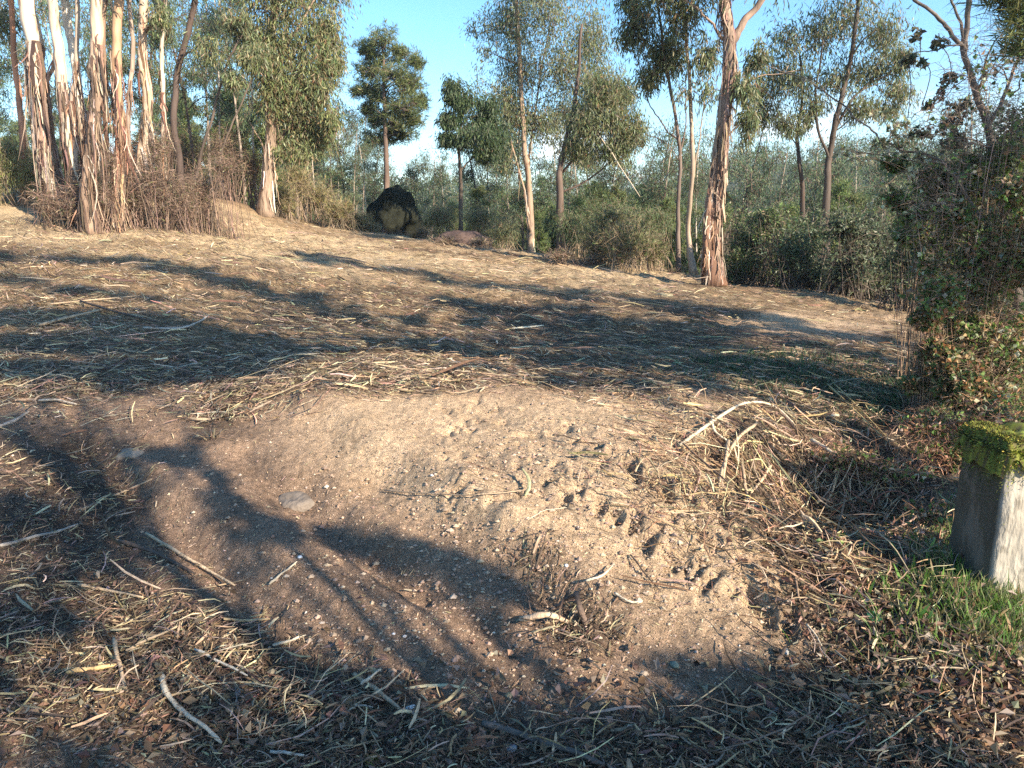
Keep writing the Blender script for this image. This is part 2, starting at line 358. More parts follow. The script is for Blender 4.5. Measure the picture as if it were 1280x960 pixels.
# ------------------------------------------------------------------ ground sheet
def soil_colour(x, y, z, r):
    px, py = proj(np.stack([x, y, z], -1)); inf = y > 1
    lt = np.where(inf, litter(px, py, x, y), .6)[:, None]
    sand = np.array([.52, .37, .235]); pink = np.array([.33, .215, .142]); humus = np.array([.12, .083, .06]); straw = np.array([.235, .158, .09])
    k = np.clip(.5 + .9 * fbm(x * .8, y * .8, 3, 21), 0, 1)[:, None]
    pale = np.where(inf, np.clip(gsum(px, py, [(480,530,120,60,1.),(600,580,130,60,1.2),(740,600,170,80,1.3),(880,700,130,90,1.3),(1020,392,170,26,1.1),(800,520,200,30,.8),(600,330,300,20,.5),(980,760,60,50,.8)]), 0, 1), .2)[:, None]  # pale sand; the sunlit band of the bank is brightened in colour too
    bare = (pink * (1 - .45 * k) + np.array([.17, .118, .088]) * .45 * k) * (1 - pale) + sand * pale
    f = sst(4, 9, y)[:, None]; f2 = (sst(10.5, 14, y) * sst(-.5, .2, fbm(x * .5, y * .9, 3, 41)))[:, None]  # f2: sunlit far strip, its sunlight mixed into the litter colour
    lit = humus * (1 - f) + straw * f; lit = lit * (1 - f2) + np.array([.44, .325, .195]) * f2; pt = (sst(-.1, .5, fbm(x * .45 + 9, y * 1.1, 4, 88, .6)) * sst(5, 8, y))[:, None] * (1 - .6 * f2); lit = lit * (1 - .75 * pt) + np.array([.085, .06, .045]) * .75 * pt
    c = bare * (1 - sst(.25, .85, lt)) + lit * sst(.25, .85, lt)
    hl = (np.clip(gsum(px, py, [(1090,605,110,34,1.1),(1130,530,100,24,1.),(1050,680,60,30,.6)]), 0, 1) * inf)[:, None]; c = c * (1 - .75 * hl) + np.array([.05, .036, .028]) * .75 * hl  # hl: deep shade of the hollow by the post, painted into the soil
    g = np.clip(gsum(px, py, [(1230, 730, 60, 80, 1.), (1100, 890, 60, 30, .5)]), 0, 1)[:, None] * inf[:, None]
    c = c * (1 - .6 * g) + np.array([.06, .09, .03]) * .6 * g
    fr = sst(19, 26, r)[:, None]; c = c * (1 - fr) + np.array([.07, .075, .035]) * fr
    return c
ang = np.concatenate([np.linspace(-46, 46, 560), np.linspace(46, 314, 90)[1:-1]]); ang = np.radians(ang)
rad = np.concatenate([np.geomspace(.25, 1.3, 10)[:-1], np.geomspace(1.3, 24, 430), np.geomspace(24, 900, 50)[1:]])
AA, RR = np.meshgrid(ang, rad, indexing='ij'); gxx = (RR * np.sin(AA)).ravel(); gyy = (RR * np.cos(AA)).ravel()
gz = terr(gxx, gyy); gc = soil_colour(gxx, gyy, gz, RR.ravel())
na, nr = AA.shape; idx = np.arange(na * nr).reshape(na, nr); nx = np.roll(idx, -1, 0)
gq = np.stack([idx[:, :-1], idx[:, 1:], nx[:, 1:], nx[:, :-1]], -1).reshape(-1, 4)
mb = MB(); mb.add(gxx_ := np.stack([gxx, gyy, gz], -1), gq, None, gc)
mb.add([[0, 0, float(gz[idx[:, 0]].mean())]], None, None, gc[:1]); cc = mb.n - 1
mb.t.append(np.stack([np.full(na, cc), idx[:, 0], nx[:, 0]], -1))
tag(mb.build('ground', M_ground), kind='structure')

# ------------------------------------------------------------------ litter (nobody could count it)
def litter_field(n, lens, wid, cols, wts, band=None, dens=None, name='straw_litter', label='', margin=220, lift=.01, alignp=.5, flat=.5, tilt=.12, kk=3, seg=4, ribbon=False, pw=1.0):
    px = rng.uniform(-margin, 1280 + margin, n * 4); py = rng.uniform(270, 1040, n * 4)
    if band: py = rng.uniform(band[0], band[1], n * 4)
    P, ok = hit(px, py); d = dens(px, py, P[:, 0], P[:, 1]) * (1 - .6 * np.clip(gsum(px, py, [(1100,605,90,28,1.1),(1130,528,90,20,1.)]), 0, 1)); keep = ok & (rng.uniform(0, 1, n * 4) < d)
    P = P[keep][:n]; px = px[keep][:n]; n = len(P)
    Ln = rng.lognormal(math.log(lens[0]), lens[1], n) * (0.75 + P[:, 1] * .035) ** pw
    Ln = np.minimum(Ln, lens[0] * 5)
    Wn = rng.lognormal(math.log(wid[0]), wid[1], n) * (0.8 + P[:, 1] * .05)
    th = rng.uniform(0, PI, n); al = rng.normal(PI * .93, .35, n); th = np.where(rng.uniform(0, 1, n) < alignp * sst(4, 8, P[:, 1]) + .15, al, th)
    s = np.linspace(-.5, .5, seg); cv = rng.normal(0, .35, n)
    t = th[:, None] + cv[:, None] * s[None] * 2
    X = P[:, 0:1] + np.cumsum(np.cos(t) * Ln[:, None] / (seg - 1), 1); Y = P[:, 1:2] + np.cumsum(np.sin(t) * Ln[:, None] / (seg - 1), 1)
    Z = tz(X, Y); zc = Z[:, :1] + (Z[:, -1:] - Z[:, :1]) * np.linspace(0, 1, seg)[None]; Z = Z * .6 + np.maximum(Z, zc) * .4
    tl = rng.normal(0, tilt, n) * Ln
    Z = Z + rng.exponential(lift, n)[:, None] + Wn[:, None] * .3 + np.maximum(0, tl[:, None] * (s[None] + .5)) 
    Rr = Wn[:, None] * np.ones(seg)[None] * .5; Rr[:, 0] *= .6; Rr[:, -1] *= .5
    c = mixc(cols, n, .28, wts) * np.array([.98, .95, .87])
    m_ = MB(); P3 = np.stack([X, Y, Z], -1)
    if ribbon:
        T = unit(np.gradient(P3, axis=1)); up = np.array([0, 0, 1.]) + rng.normal(0, .55, (n, 1, 3)); ribbons(m_, P3 + np.array([0, 0, .003]), unit(np.cross(T, np.broadcast_to(up, T.shape))) * Rr[..., None], c)
    else: tubes(m_, P3, Rr, kk, c)
    return tag(m_.build(name, M_litter, smooth=False), label, kind='stuff')
STRAW = [(.42,.33,.225),(.30,.22,.15),(.50,.42,.31),(.15,.10,.07),(.24,.19,.15)]
CHIP = [(.17,.115,.08),(.27,.20,.135),(.11,.075,.055),(.42,.34,.24),(.22,.185,.155),(.07,.052,.042)]
ID = lambda g: (lambda a, b, x, y: np.clip(g(litter(a, b, x, y)), 0, 1))
litter_field(68000, (.07, .6), (.0052, .4), STRAW, [.16, .24, .09, .31, .20], (275, 530), ID(lambda l: l * .9), 'straw_litter', 'golden shredded straw and bark strewn over the cleared field', lift=.012, alignp=.55, ribbon=True, seg=3)
litter_field(2400, (.17, .5), (.008, .4), STRAW + [(.1,.07,.05)], None, (300, 540), ID(lambda l: l * .8), 'stalk_litter', 'longer stalks and bark strips among the straw of the field', lift=.03, alignp=.5)
litter_field(38000, (.028, .6), (.0036, .45), CHIP, [.28, .2, .22, .06, .10, .14], (470, 1040), ID(lambda l: l - .12), 'chipped_wood_litter', 'brown chipped wood and stalks covering the track edge', lift=.010, seg=3)
litter_field(3000, (.08, .6), (.005, .45), CHIP + [(.44,.35,.24)], None, (480, 1040), ID(lambda l: l * 1.2 - .45), 'broken_stalk_litter', 'longer pale and brown broken stalks scattered on the bank', lift=.025, tilt=.2)
litter_field(20000, (.014, .5), (.0035, .5), CHIP + [(.44,.35,.24)], None, (430, 1000), lambda a, b, x, y: np.full(a.shape, .8), 'crumb_litter', 'tiny straw crumbs sprinkled on the bare sandy soil', lift=.003, ribbon=True, seg=2)

# pebbles and clods
def blob_batch(mb, P, S, c, seed=0):
    v0 = np.array([(0,0,1),(.9,0,.2),(.28,.85,.25),(-.72,.53,.2),(-.72,-.53,.15),(.28,-.85,.2),(0,0,-.6)]); f0 = np.array([(0,1,2),(0,2,3),(0,3,4),(0,4,5),(0,5,1),(6,2,1),(6,3,2),(6,4,3),(6,5,4),(6,1,5)])
    n = len(P); a = rng.uniform(0, 6.3, n); v = np.broadcast_to(v0, (n, 7, 3)) * rng.uniform(.65, 1.2, (n, 7, 1)); v = v * S[:, None, :]
    x = v[..., 0] * np.cos(a)[:, None] - v[..., 1] * np.sin(a)[:, None]; y = v[..., 0] * np.sin(a)[:, None] + v[..., 1] * np.cos(a)[:, None]
    V = np.stack([x, y, v[..., 2]], -1) + P[:, None, :]
    mb.add(V.reshape(-1, 3), None, (f0[None] + np.arange(n)[:, None, None] * 7).reshape(-1, 3), np.repeat(c, 7, 0))
n = 26000; px = rng.uniform(-150, 1430, n); py = rng.uniform(450, 1020, n); P, ok = hit(px, py); lt = litter(px, py, P[:, 0], P[:, 1]); keep = ok & (rng.uniform(0, 1, n) < 1.05 - .7 * lt); P = P[keep]; n = len(P)
s_ = rng.lognormal(math.log(.0042), .5, n) * (0.7 + P[:, 1] * .1); S = np.stack([s_, s_ * rng.uniform(.6, 1, n), s_ * rng.uniform(.4, .8, n)], -1)
mb = MB(); blob_batch(mb, P, S, mixc([(.36,.255,.18),(.27,.185,.13),(.46,.37,.28),(.5,.45,.38),(.2,.14,.1)], n, .15, [.38,.32,.16,.015,.125]))
n2 = 1500; P2 = np.concatenate([hit(rng.normal(a_, b_, n2), rng.normal(c_, d_, n2))[0] for a_, b_, c_, d_ in ((850,90,680,55),(690,100,570,40),(560,150,720,90))]); n2 = len(P2); s2 = np.minimum(rng.lognormal(math.log(.0075), .5, n2), .024); P2[:, 2] += s2 * .1
blob_batch(mb, P2, np.stack([s2, s2 * rng.uniform(.6, 1, n2), s2 * rng.uniform(.5, .8, n2)], -1), mixc([(.42,.31,.22),(.34,.245,.175),(.27,.19,.14)], n2, .12))
tag(mb.build('gravel_crumbs', M_stone, smooth=False), 'small sandy clods and gravel grains on the bare bank', 'gravel', kind='stuff')

# ------------------------------------------------------------------ vegetation builders
EUC = [(.115,.135,.06),(.15,.165,.085),(.085,.105,.05),(.21,.20,.12),(.20,.13,.07)]
EUCW = [.32,.28,.2,.13,.07]
PINE = [(.09,.12,.045),(.13,.15,.05),(.065,.09,.04),(.16,.16,.07)]
YPINE = [(.13,.175,.05),(.10,.14,.045),(.07,.105,.045),(.16,.18,.07)]
BROAD = [(.07,.105,.04),(.10,.145,.05),(.05,.075,.035),(.15,.18,.08),(.2,.17,.1)]
DRY = [(.22,.15,.10),(.15,.10,.07),(.34,.27,.2),(.08,.055,.04),(.12,.14,.05)]
def inball(n):
    d = unit(rng.normal(size=(n, 3))); return d * (rng.uniform(0, 1, (n, 1)) ** .45)
def clump(lm, tm, c, rad, ntw, nlf, kind='euc', root=None, cols=EUC, wts=None, L=.15, Wd=.026, tr=.006, tcol=(.13,.09,.06), droop=.35):
    c = np.asarray(c, float); rad = np.broadcast_to(np.asarray(rad, float), (3,))
    if ntw < 2: ntw = 2
    E = c + inball(ntw) * rad
    S0 = (c - np.array([0, 0, .35]) * rad) if root is None else np.asarray(root, float)
    S0 = S0 + (rng.normal(size=(ntw, 3)) * rad * .22)
    s = np.array([0, .35, .7, 1.])[None, :, None]
    P = S0[:, None] * (1 - s) + E[:, None] * s
    P[:, :, 2] += (np.array([0, .5, .45, 0])[None] * droop * rad[2] * rng.uniform(.2, 1, (ntw, 1)))
    P[:, 1:3] += rng.normal(size=(ntw, 2, 3)) * rad * .07
    if kind != 'pine' or True: tubes(tm, P, np.array([1.6, 1.1, .7, .35])[None] * tr * np.ones((ntw, 1)), 3, tcol, cap=False)
    i = rng.integers(0, ntw, nlf); t = rng.uniform(.45, 3.0, nlf); k = np.minimum(t.astype(int), 2); f = (t - k)[:, None]
    B = P[i, k] * (1 - f) + P[i, k + 1] * f; td = unit(P[i, k + 1] - P[i, k])
    if kind == 'euc':
        B = B + rng.normal(size=(nlf, 3)) * rad * .20
        D = td * .35 + np.array([0, 0, -1.]) + rng.normal(size=(nlf, 3)) * .42
    elif kind == 'pine':
        m = max(1, nlf // 14); j = rng.integers(0, nlf, m); j = np.repeat(j, 14)[:nlf]; nlf = len(j)
        B = B[j] + np.repeat(rng.normal(size=(m, 3)) * rad * .24, 14, 0)[:nlf] + rng.normal(size=(nlf, 3)) * L * .12; D = td[j] * .5 + np.array([0, 0, .35]) + rng.normal(size=(nlf, 3)) * .8
    elif kind == 'up':
        D = td * .8 + np.array([0, 0, .6]) + rng.normal(size=(nlf, 3)) * .35
    else:
        B = B + rng.normal(size=(nlf, 3)) * rad * .09; D = td * .3 + rng.normal(size=(nlf, 3)) * .9 - np.array([0, 0, .25])
    n = len(B); leaves(lm, B, D, L * rng.uniform(.6, 1.25, n), Wd * rng.uniform(.6, 1.3, n), mixc(cols, n, .25, wts, 1.5))
def nearest(stems, c, below=.5):
    best = None
    for p, r in stems:
        d = np.linalg.norm((p - c) * np.array([1, 1, .8]), axis=1) + np.where(p[:, 2] > c[2] - .1, 2.0, 0) + np.abs((c[2] - below - p[:, 2])) * .5
        k = int(np.argmin(d))
        if best is None or d[k] < best[0]: best = (d[k], p[k], r[k])
    return best[1], best[2]
def stems_px(lst, Y, ground=True, dys=0.25):
    res = []
    for pts, r0, r1 in lst:
        q = [at(px, py, Y + (0 if i == 0 else random.uniform(-dys, dys))) for i, (px, py) in enumerate(pts)]
        res.append((np.array(q), r0, r1))
    if ground:
        q, r0, r1 = res[0]; q[0][2] = min(q[0][2], tz1(q[0][0], q[0][1])) - .05
    return res
def make_tree(name, label, cat, stems, clumps, bark=(.42,.34,.25), barkmat=None, kind='euc', cols=EUC, wts=EUCW, nl=420, ntw=16, L=.15, Wd=.026, tr=.006, group=None, flare=1.6, sides=9, limb=.35, tcol=(.14,.10,.07), wob=.02, below=.6, strips=None, low=None, crown_name='crown', droop=.35):
    base = np.array(stems[0][0][0]); root = empty(name, base, label, cat, group)
    tm = MB(); ss = []
    for j, (pts, r0, r1) in enumerate(stems):
        n = max(8, len(pts) * 5); p = path(pts, n, wob); r = np.linspace(r0, r1, n) * .74 * (1 + rng.normal(0, .04, n))
        if j == 0 and flare > 1: r = r * (1 + (flare - 1) * np.exp(-np.linspace(0, 1, n) * 14))
        bc = np.array(bark) * rng.uniform(.9, 1.1)
        if low is not None:
            h_ = p[:, 2] - ss[0][0][0, 2] if ss else p[:, 2] - p[0, 2]
            f_ = sst(low[1] + .45, low[1] - .45, h_ + .35 * vn(h_ * 4, h_ * 0 + j))[:, None, None]; bc = (bc * (1 - f_) + np.array(low[0]) * f_) * rng.uniform(.8, 1.2, (n, sides, 1)); bc = bc.reshape(-1, 3)
        tubes(tm, p[None], r[None], sides, bc, cap=True, rough=.07); ss.append((p, r))
    lm = MB(); bm = MB()
    for c in clumps:
        cpos, rad, dens = c
        q, rq = nearest(ss, cpos, below); rr = max(min(rq * .5, limb * .12), tr * 1.5)
        d = np.linalg.norm(cpos - q)
        if d > .12:
            mid = q * .5 + cpos * .5 + np.array([0, 0, .12 * d]) + rng.normal(size=3) * .07 * d
            p = path([q, mid, cpos], 8, .01 * d); tubes(bm, p[None], np.linspace(rr, tr * 1.2, 8)[None], 5, tcol, cap=False)
        clump(lm, bm, cpos, rad * 1.16, int(ntw * dens * 1.3) + 2, int(nl * dens * 2.1), kind, None, cols, wts, L, Wd, tr, tcol, droop)
    tm.build('trunk', barkmat or M_bark, root, origin=base)
    if bm.n: bm.build('branches', M_twig, root, origin=base)
    if lm.n: lm.build(crown_name, M_leaf, root, smooth=False, origin=base)
    if strips:
        sm = MB()
        for st in strips: bark_strips(sm, ss, **st)
        sm.build('peeling_bark', M_litter, root, origin=base)
    return root
def bark_strips(mb, ss, n=60, z=(0, 2), Ln=(.3, 1.2), Wd=(.015, .05), cols=((.36,.24,.16),(.5,.42,.33),(.16,.09,.06)), out=.06, which=None):
    seg = 7; Ps = []; Sd = []
    for i in range(n):
        p, r = ss[which if which is not None else random.randrange(len(ss))]
        zz = random.uniform(*z) + p[0][2]; k = int(np.argmin(np.abs(p[:, 2] - zz))); a = random.uniform(0, 6.283) if random.random() < .3 else random.uniform(PI, 2 * PI)
        dr = np.array([math.cos(a), math.sin(a), 0]); L_ = random.uniform(*Ln) * random.choice((.4, .7, 1, 1)); wd = random.uniform(*Wd) * .5 * random.choice((.5, .8, 1, 1.5))
        o_ = random.expovariate(1 / out) * (.4 if random.random() < .7 else 1.3); sw = random.gauss(0, .05); t = np.linspace(0, 1, seg)
        base = p[k] + dr * r[k] * 1.02
        P = base + dr * (o_ * t[:, None] ** 1.5 + .006) + np.array([0, 0, -1.]) * (L_ * t[:, None]) + np.array([-dr[1], dr[0], 0]) * (sw * np.sin(t * random.uniform(1, 5)))[:, None] 
        P[:, 2] = np.maximum(P[:, 2], p[0][2] + random.uniform(.0, .12))
        # keep outside the trunk
        for q in range(seg):
            kk = int(np.argmin(np.abs(p[:, 2] - P[q, 2]))); v = P[q, :2] - p[kk, :2]; dd = np.linalg.norm(v)
            if dd < r[kk] * 1.04: P[q, :2] = p[kk, :2] + v / max(dd, 1e-4) * r[kk] * 1.05
        ta = np.cumsum(rng.normal(0, .22, seg)) + rng.normal(0, .2); P[1:] += rng.normal(0, .005, (seg - 1, 3)); tg = np.array([-dr[1], dr[0], 0])
        S = (tg[None] * np.cos(ta)[:, None] + dr[None] * np.sin(ta)[:, None]) * wd * np.array([1, 1, 1, .95, .8, .6, .25])[:, None]
        Ps.append(P); Sd.append(S)
    ribbons(mb, np.array(Ps), np.array(Sd), mixc(cols, n, .2))
def cl(lst, Y, dy=.5, depth=.9):
    """clumps from picture-plane ellipses at distance Y: (px,py,rx,ry[,density])"""
    o = []
    for c in lst:
        px, py, rx, ry = c[:4]; d = c[4] if len(c) > 4 else 1.0; y = Y + random.uniform(-dy, dy) * rx / F * Y * 2
        m = Y / F; o.append((at(px, py, y), np.array([rx * m, (rx + ry) / 2 * m * depth, ry * m]) * 1.08, d))
    return o
ROOT0 = []
# ---- the pine behind the boulder
Y = 27
st = stems_px([([(482,300),(483,240),(482,170),(480,110),(478,45)], .17, .04)], Y)
make_tree('maritime_pine', 'tall pine with an open rounded crown standing behind the mossy boulder', 'tree', st,
  cl([(478,48,18,13),(455,62,14,11),(500,68,18,11),(521,78,10,8),(462,88,20,12),(490,93,26,14),(514,105,15,11),(452,112,15,9),(478,122,24,12),(508,130,22,11),(526,127,7,7),(492,150,28,12),(470,148,14,9),(518,150,13,8),(502,168,24,8),(478,176,18,6),(460,137,10,6),(470,70,20,16),(505,105,20,20),(470,110,18,18),(500,138,24,18),(485,160,20,14,.7)], Y),
  bark=(.16,.11,.085), kind='pine', cols=PINE + [(.12,.14,.06)], wts=None, nl=620, ntw=22, L=.2, Wd=.02, tr=.010, flare=1.3, sides=7, limb=.5, tcol=(.12,.085,.07), below=.3)
# ---- dark leaning tree
Y = 22
st = stems_px([([(577,300),(576,240),(574,190),(578,140),(572,100)], .09, .03)], Y)
make_tree('acacia_tree', 'dark crowned tree with drooping foliage right of the tall pine', 'tree', st,
  cl([(566,112,14,16),(578,128,20,16),(598,150,24,16),(563,148,15,10),(612,135,14,14),(588,170,26,14),(618,168,18,20),(560,172,12,8),(608,190,20,12,.7)], Y),
  bark=(.12,.09,.07), cols=[(.04,.065,.03),(.055,.08,.035),(.075,.1,.045)], wts=None, nl=800, L=.16, Wd=.03, ntw=18)
# ---- eucalyptus A
Y = float(H(665, 312)[1])
st = stems_px([([(665,312),(662,250),(657,190),(652,120),(648,40),(640,-80),(634,-200)], .16, .05),([(663,290),(652,225),(638,170),(630,110)], .06, .02),([(659,210),(668,150),(676,90),(690,20)], .06, .02)], Y)
make_tree('eucalyptus_tree', 'leafy eucalyptus with a pale slim forked trunk behind the middle of the field', 'tree', st,
  cl([(640,15,32,38),(688,10,42,42),(735,42,28,42),(650,80,36,36),(700,82,40,40),(742,105,26,36),(640,130,28,28),(672,150,34,30),(715,135,40,30),(608,62,18,12,.07),(592,35,20,14,.06),(628,190,20,24,.4),(600,100,18,18,.08),(612,30,20,20,.12),(665,-40,50,40,.8),(720,-40,50,40,.8),(690,-120,60,50,.7),(650,-180,50,40,.6)], Y),
  bark=(.36,.25,.17), barkmat=M_palebark, nl=1500, ntw=34, Wd=.03, group=None, strips=[dict(n=60, z=(0, 3), Ln=(.2,.9), Wd=(.015,.04))])
# ---- eucalyptus A2 with a long dead branch
Y = 19
st = stems_px([([(701,300),(700,240),(702,200),(712,155),(722,100),(728,30)], .13, .04),([(703,215),(722,195),(748,170),(770,150)], .05, .02),([(702,240),(735,225),(765,200),(790,170)], .04, .015)], Y)
a2 = make_tree('eucalyptus_tree', 'second eucalyptus with a dark trunk and side limbs, just right of the forked pale one', 'tree', st,
  cl([(735,155,32,26),(770,135,26,30),(790,165,18,22),(765,185,26,22,.8),(725,185,24,20,.5),(750,110,24,24,.8),(775,110,16,16,.6)], Y), bark=(.10,.07,.055), nl=1100, ntw=24)
mb = MB(); p = path([at(726,140,18.6), at(742,160,18.5), at(768,195,18.4), at(798,246,18.3)], 14, .03); tubes(mb, p[None], np.linspace(.018, .011, 14)[None], 6, (.5,.42,.32))
mb.build('dead_branch', M_palebark, a2, origin=a2.location)['label'] = 'long pale bare branch hanging down to the right'
# ---- eucalyptus B, slim pair
Y = 15.6
st = stems_px([([(868,338),(861,285),(866,210),(863,130),(858,50),(850,-40),(846,-120)], .075, .03),([(866,225),(872,190),(880,140),(888,80)], .025, .01)], Y)
make_tree('eucalyptus_tree', 'slim eucalyptus with a bent pale stem just left of the shaggy trunk', 'tree', st,
  cl([(858,15,32,36),(880,65,20,28,.7),(835,-20,40,36),(870,-50,45,40),(855,110,22,24,.14),(886,110,18,22,.2)], Y), bark=(.34,.26,.19), barkmat=M_palebark, nl=560, ntw=20)
st = stems_px([([(849,335),(848,270),(849,190),(838,110),(826,40),(818,-40)], .065, .025),([(850,180),(832,160),(812,130),(804,100)], .025, .01),([(848,200),(858,150),(856,90)], .025, .01)], Y + .5)
make_tree('eucalyptus_tree', 'thin dark stemmed eucalyptus behind the broom bush, leaning left at its top', 'tree', st,
  cl([(800,28,24,30),(826,62,26,26),(812,92,20,20,.8),(795,5,22,20,.8),(842,70,20,24,.7),(806,168,14,14,.08),(785,50,14,16,.15),(820,-40,40,36,.8)], Y + .5), bark=(.15,.11,.09), nl=560, ntw=20)
# ---- eucalyptus C, shaggy trunk at the field edge
Yc = float(H(893, 356)[1])
st = stems_px([([(893,356),(892,290),(896,225),(905,160),(912,100),(911,50),(904,0),(898,-80),(900,-200)], .20, .10),([(911,70),(925,38),(945,8),(975,-40),(1000,-100)], .10, .05),([(912,60),(890,30),(862,4),(840,-20)], .035, .015),
                ([(882,352),(883,300),(888,240),(896,190),(902,150)], .085, .05),([(908,130),(935,100),(970,92),(995,88)], .02, .008)], Yc, dys=.12)
make_tree('eucalyptus_tree', 'thick eucalyptus with shaggy reddish peeling bark at the edge of the field', 'tree', st,
  cl([(928,110,18,22,.35),(945,70,16,18,.3),(900,-60,50,40),(960,-60,50,40),(1000,-110,60,40),(870,-90,60,50),(920,-180,80,50),(935,150,16,22,.4)], Yc), bark=(.25,.175,.13), nl=800, ntw=18, wob=.03, low=((.20,.11,.07), 1.8),
  strips=[dict(which=0, n=230, z=(.3, 5.0), Ln=(.3,1.3), Wd=(.012,.04), cols=((.30,.2,.145),(.2,.13,.095),(.38,.29,.22),(.10,.065,.05)), out=.04), dict(which=3, n=70, z=(.2, 2.2), Ln=(.2,.8), Wd=(.015,.04), out=.06)])
# ---- eucalyptus D and E
Y = 19
st = stems_px([([(1006,330),(1004,260),(1000,205),(996,170),(1003,120),(1000,70)], .09, .03),([(998,185),(985,165),(975,140)], .025, .01)], Y)
make_tree('eucalyptus_tree', 'thin dark eucalyptus rising from the shrubs right of the shaggy trunk', 'tree', st,
  cl([(968,90,28,34),(995,95,28,28,.8),(955,135,24,24),(985,150,24,16,.7),(985,45,28,28,.7),(1010,150,14,14,.3),(945,105,16,20,.6)], Y), bark=(.075,.055,.045), nl=560, ntw=20)
st = stems_px([([(1036,330),(1034,240),(1037,190),(1046,150),(1058,95),(1070,30),(1078,-60)], .12, .05),([(1040,170),(1058,135),(1085,105),(1110,95)], .05, .02),([(1037,200),(1020,150),(1022,100),(1030,50)], .05, .02)], Y - .6)
make_tree('eucalyptus_tree', 'broad airy eucalyptus with several dark limbs behind the long diagonal branch', 'tree', st,
  cl([(1062,18,40,34),(1100,35,30,36),(1026,42,30,32,.8),(1092,85,38,28),(1048,95,34,26,.8),(1125,108,24,18,.7),(1075,130,28,20,.7),(1020,130,20,16,.5),(1110,135,22,16,.6),(1060,-50,50,44),(1100,-60,40,40,.8),(1130,70,14,16,.5)], Y - .6), bark=(.085,.065,.052), nl=640, ntw=22)
# ---- eucalyptus F, drooping crown beside the left stand
Yf = float(H(331, 268)[1])
st = stems_px([([(331,268),(336,205),(340,140),(338,70),(344,0),(350,-90)], .20, .09),([(339,120),(350,70),(375,30),(400,-10)], .06, .02),([(336,200),(322,170),(305,140)], .03, .01)], Yf)
make_tree('eucalyptus_tree', 'full eucalyptus with drooping leaves standing behind the straw covered mound', 'tree', st,
  cl([(368,55,38,44),(398,100,30,40),(362,125,36,36),(405,35,24,34,.8),(330,50,28,36,.8),(388,160,32,24),(414,150,13,16,.5),(345,-10,44,36),(395,-20,40,36),(350,-90,60,44,.8),(372,185,30,16,.5),(338,100,26,34,.7),(415,75,18,24,.7)], Yf),
  bark=(.25,.18,.13), nl=1300, ntw=28, cols=[(.15,.17,.07),(.12,.14,.06),(.15,.165,.075),(.09,.12,.055),(.22,.21,.11),(.16,.11,.06)], wts=None, strips=[dict(which=0, n=50, z=(0, 3), Ln=(.3,1.2), Wd=(.015,.035))])
# ---- the left stand: each trunk a tree
PALE = (.52,.42,.32); RED = (.34,.19,.115)
SH = [dict(n=270, z=(.6, 3.3), Ln=(.4,1.9), Wd=(.012,.045), cols=((.22,.14,.10),(.14,.085,.06),(.36,.28,.21),(.46,.39,.32),(.08,.05,.04)), out=.06), dict(n=30, z=(2.4, 3.3), Ln=(.5,1.6), Wd=(.015,.035), cols=((.26,.15,.10),(.42,.3,.21)), out=.16)]
def lt(label, pts, r0, r1, clumps=(), bark=PALE, strips=None, mat=None, py=None, **k):
    Yl = float(H(*pts[0])[1]) if py is None else py
    return make_tree('eucalyptus_tree', label, 'tree', stems_px([(pts, r0, r1)] if isinstance(pts[0], tuple) else pts, Yl, dys=.08), cl(clumps, Yl), bark=bark, barkmat=mat or M_palebark, nl=700, ntw=18, strips=strips, flare=1.25, **k)
lt('thickest pale eucalyptus of the left stand with bark hanging in long shreds', [(78,276),(60,200),(50,140),(44,70),(34,0),(28,-90)], .24, .17, [(20,-80,60,40),(70,-110,60,40)], low=((.27,.185,.13), 2.7), strips=SH, wob=.03)
lt('pale straight eucalyptus right of the thickest shredded trunk', [(104,284),(90,200),(80,120),(72,60),(66,0),(62,-80)], .15, .10, [(80,-60,50,30)], low=((.27,.185,.13), 2.2), strips=[dict(n=170, z=(.2,2.8), Ln=(.4,1.5), Wd=(.012,.04), cols=((.24,.155,.11),(.14,.09,.065),(.42,.35,.28),(.08,.055,.04)), out=.05)])
lt('smooth pale eucalyptus leaning left across its neighbours in the left stand', [(112,270),(106,180),(98,100),(86,40),(78,-20),(70,-90)], .12, .09, [(60,-90,40,30)], low=((.27,.185,.13), 1.7), bark=(.66,.57,.46), strips=[dict(n=100, z=(.2,2.3), Ln=(.4,1.3), Wd=(.012,.04), cols=((.24,.155,.11),(.14,.09,.065),(.42,.35,.28),(.08,.055,.04)), out=.07)])
lt('reddish based eucalyptus in the middle of the left stand', [(116,290),(110,235),(116,160),(121,80),(122,0),(124,-90)], .17, .12, [(125,-80,50,34)], low=((.27,.185,.13), 2.6), bark=(.50,.36,.25), mat=M_bark, strips=[dict(n=140, z=(.3,3.4), Ln=(.4,1.4), Wd=(.012,.04), cols=((.26,.17,.12),(.14,.09,.065),(.40,.32,.24),(.08,.055,.04)), out=.05)], wob=.03)
lt('eucalyptus with an orange brown base right of the reddish one', [(147,288),(147,220),(150,150),(145,70),(150,0),(154,-80)], .14, .10, [(160,-60,50,30)], low=((.27,.185,.13), 1.6), bark=(.36,.23,.14), mat=M_bark, strips=[dict(n=100, z=(.2,3.2), Ln=(.4,1.3), Wd=(.012,.035), cols=((.34,.19,.12),(.16,.08,.055),(.45,.33,.24)), out=.05)])
lt('grey pale eucalyptus with streaky bark right of the orange brown base', [(174,262),(176,200),(183,130),(178,60),(180,0),(184,-80)], .14, .10, [(190,-60,50,30),(200,12,16,20,.4)], bark=(.46,.36,.27), strips=[dict(n=50, z=(.5,3.4), Ln=(.4,1.2), Wd=(.02,.05), out=.08)], py=15.5)
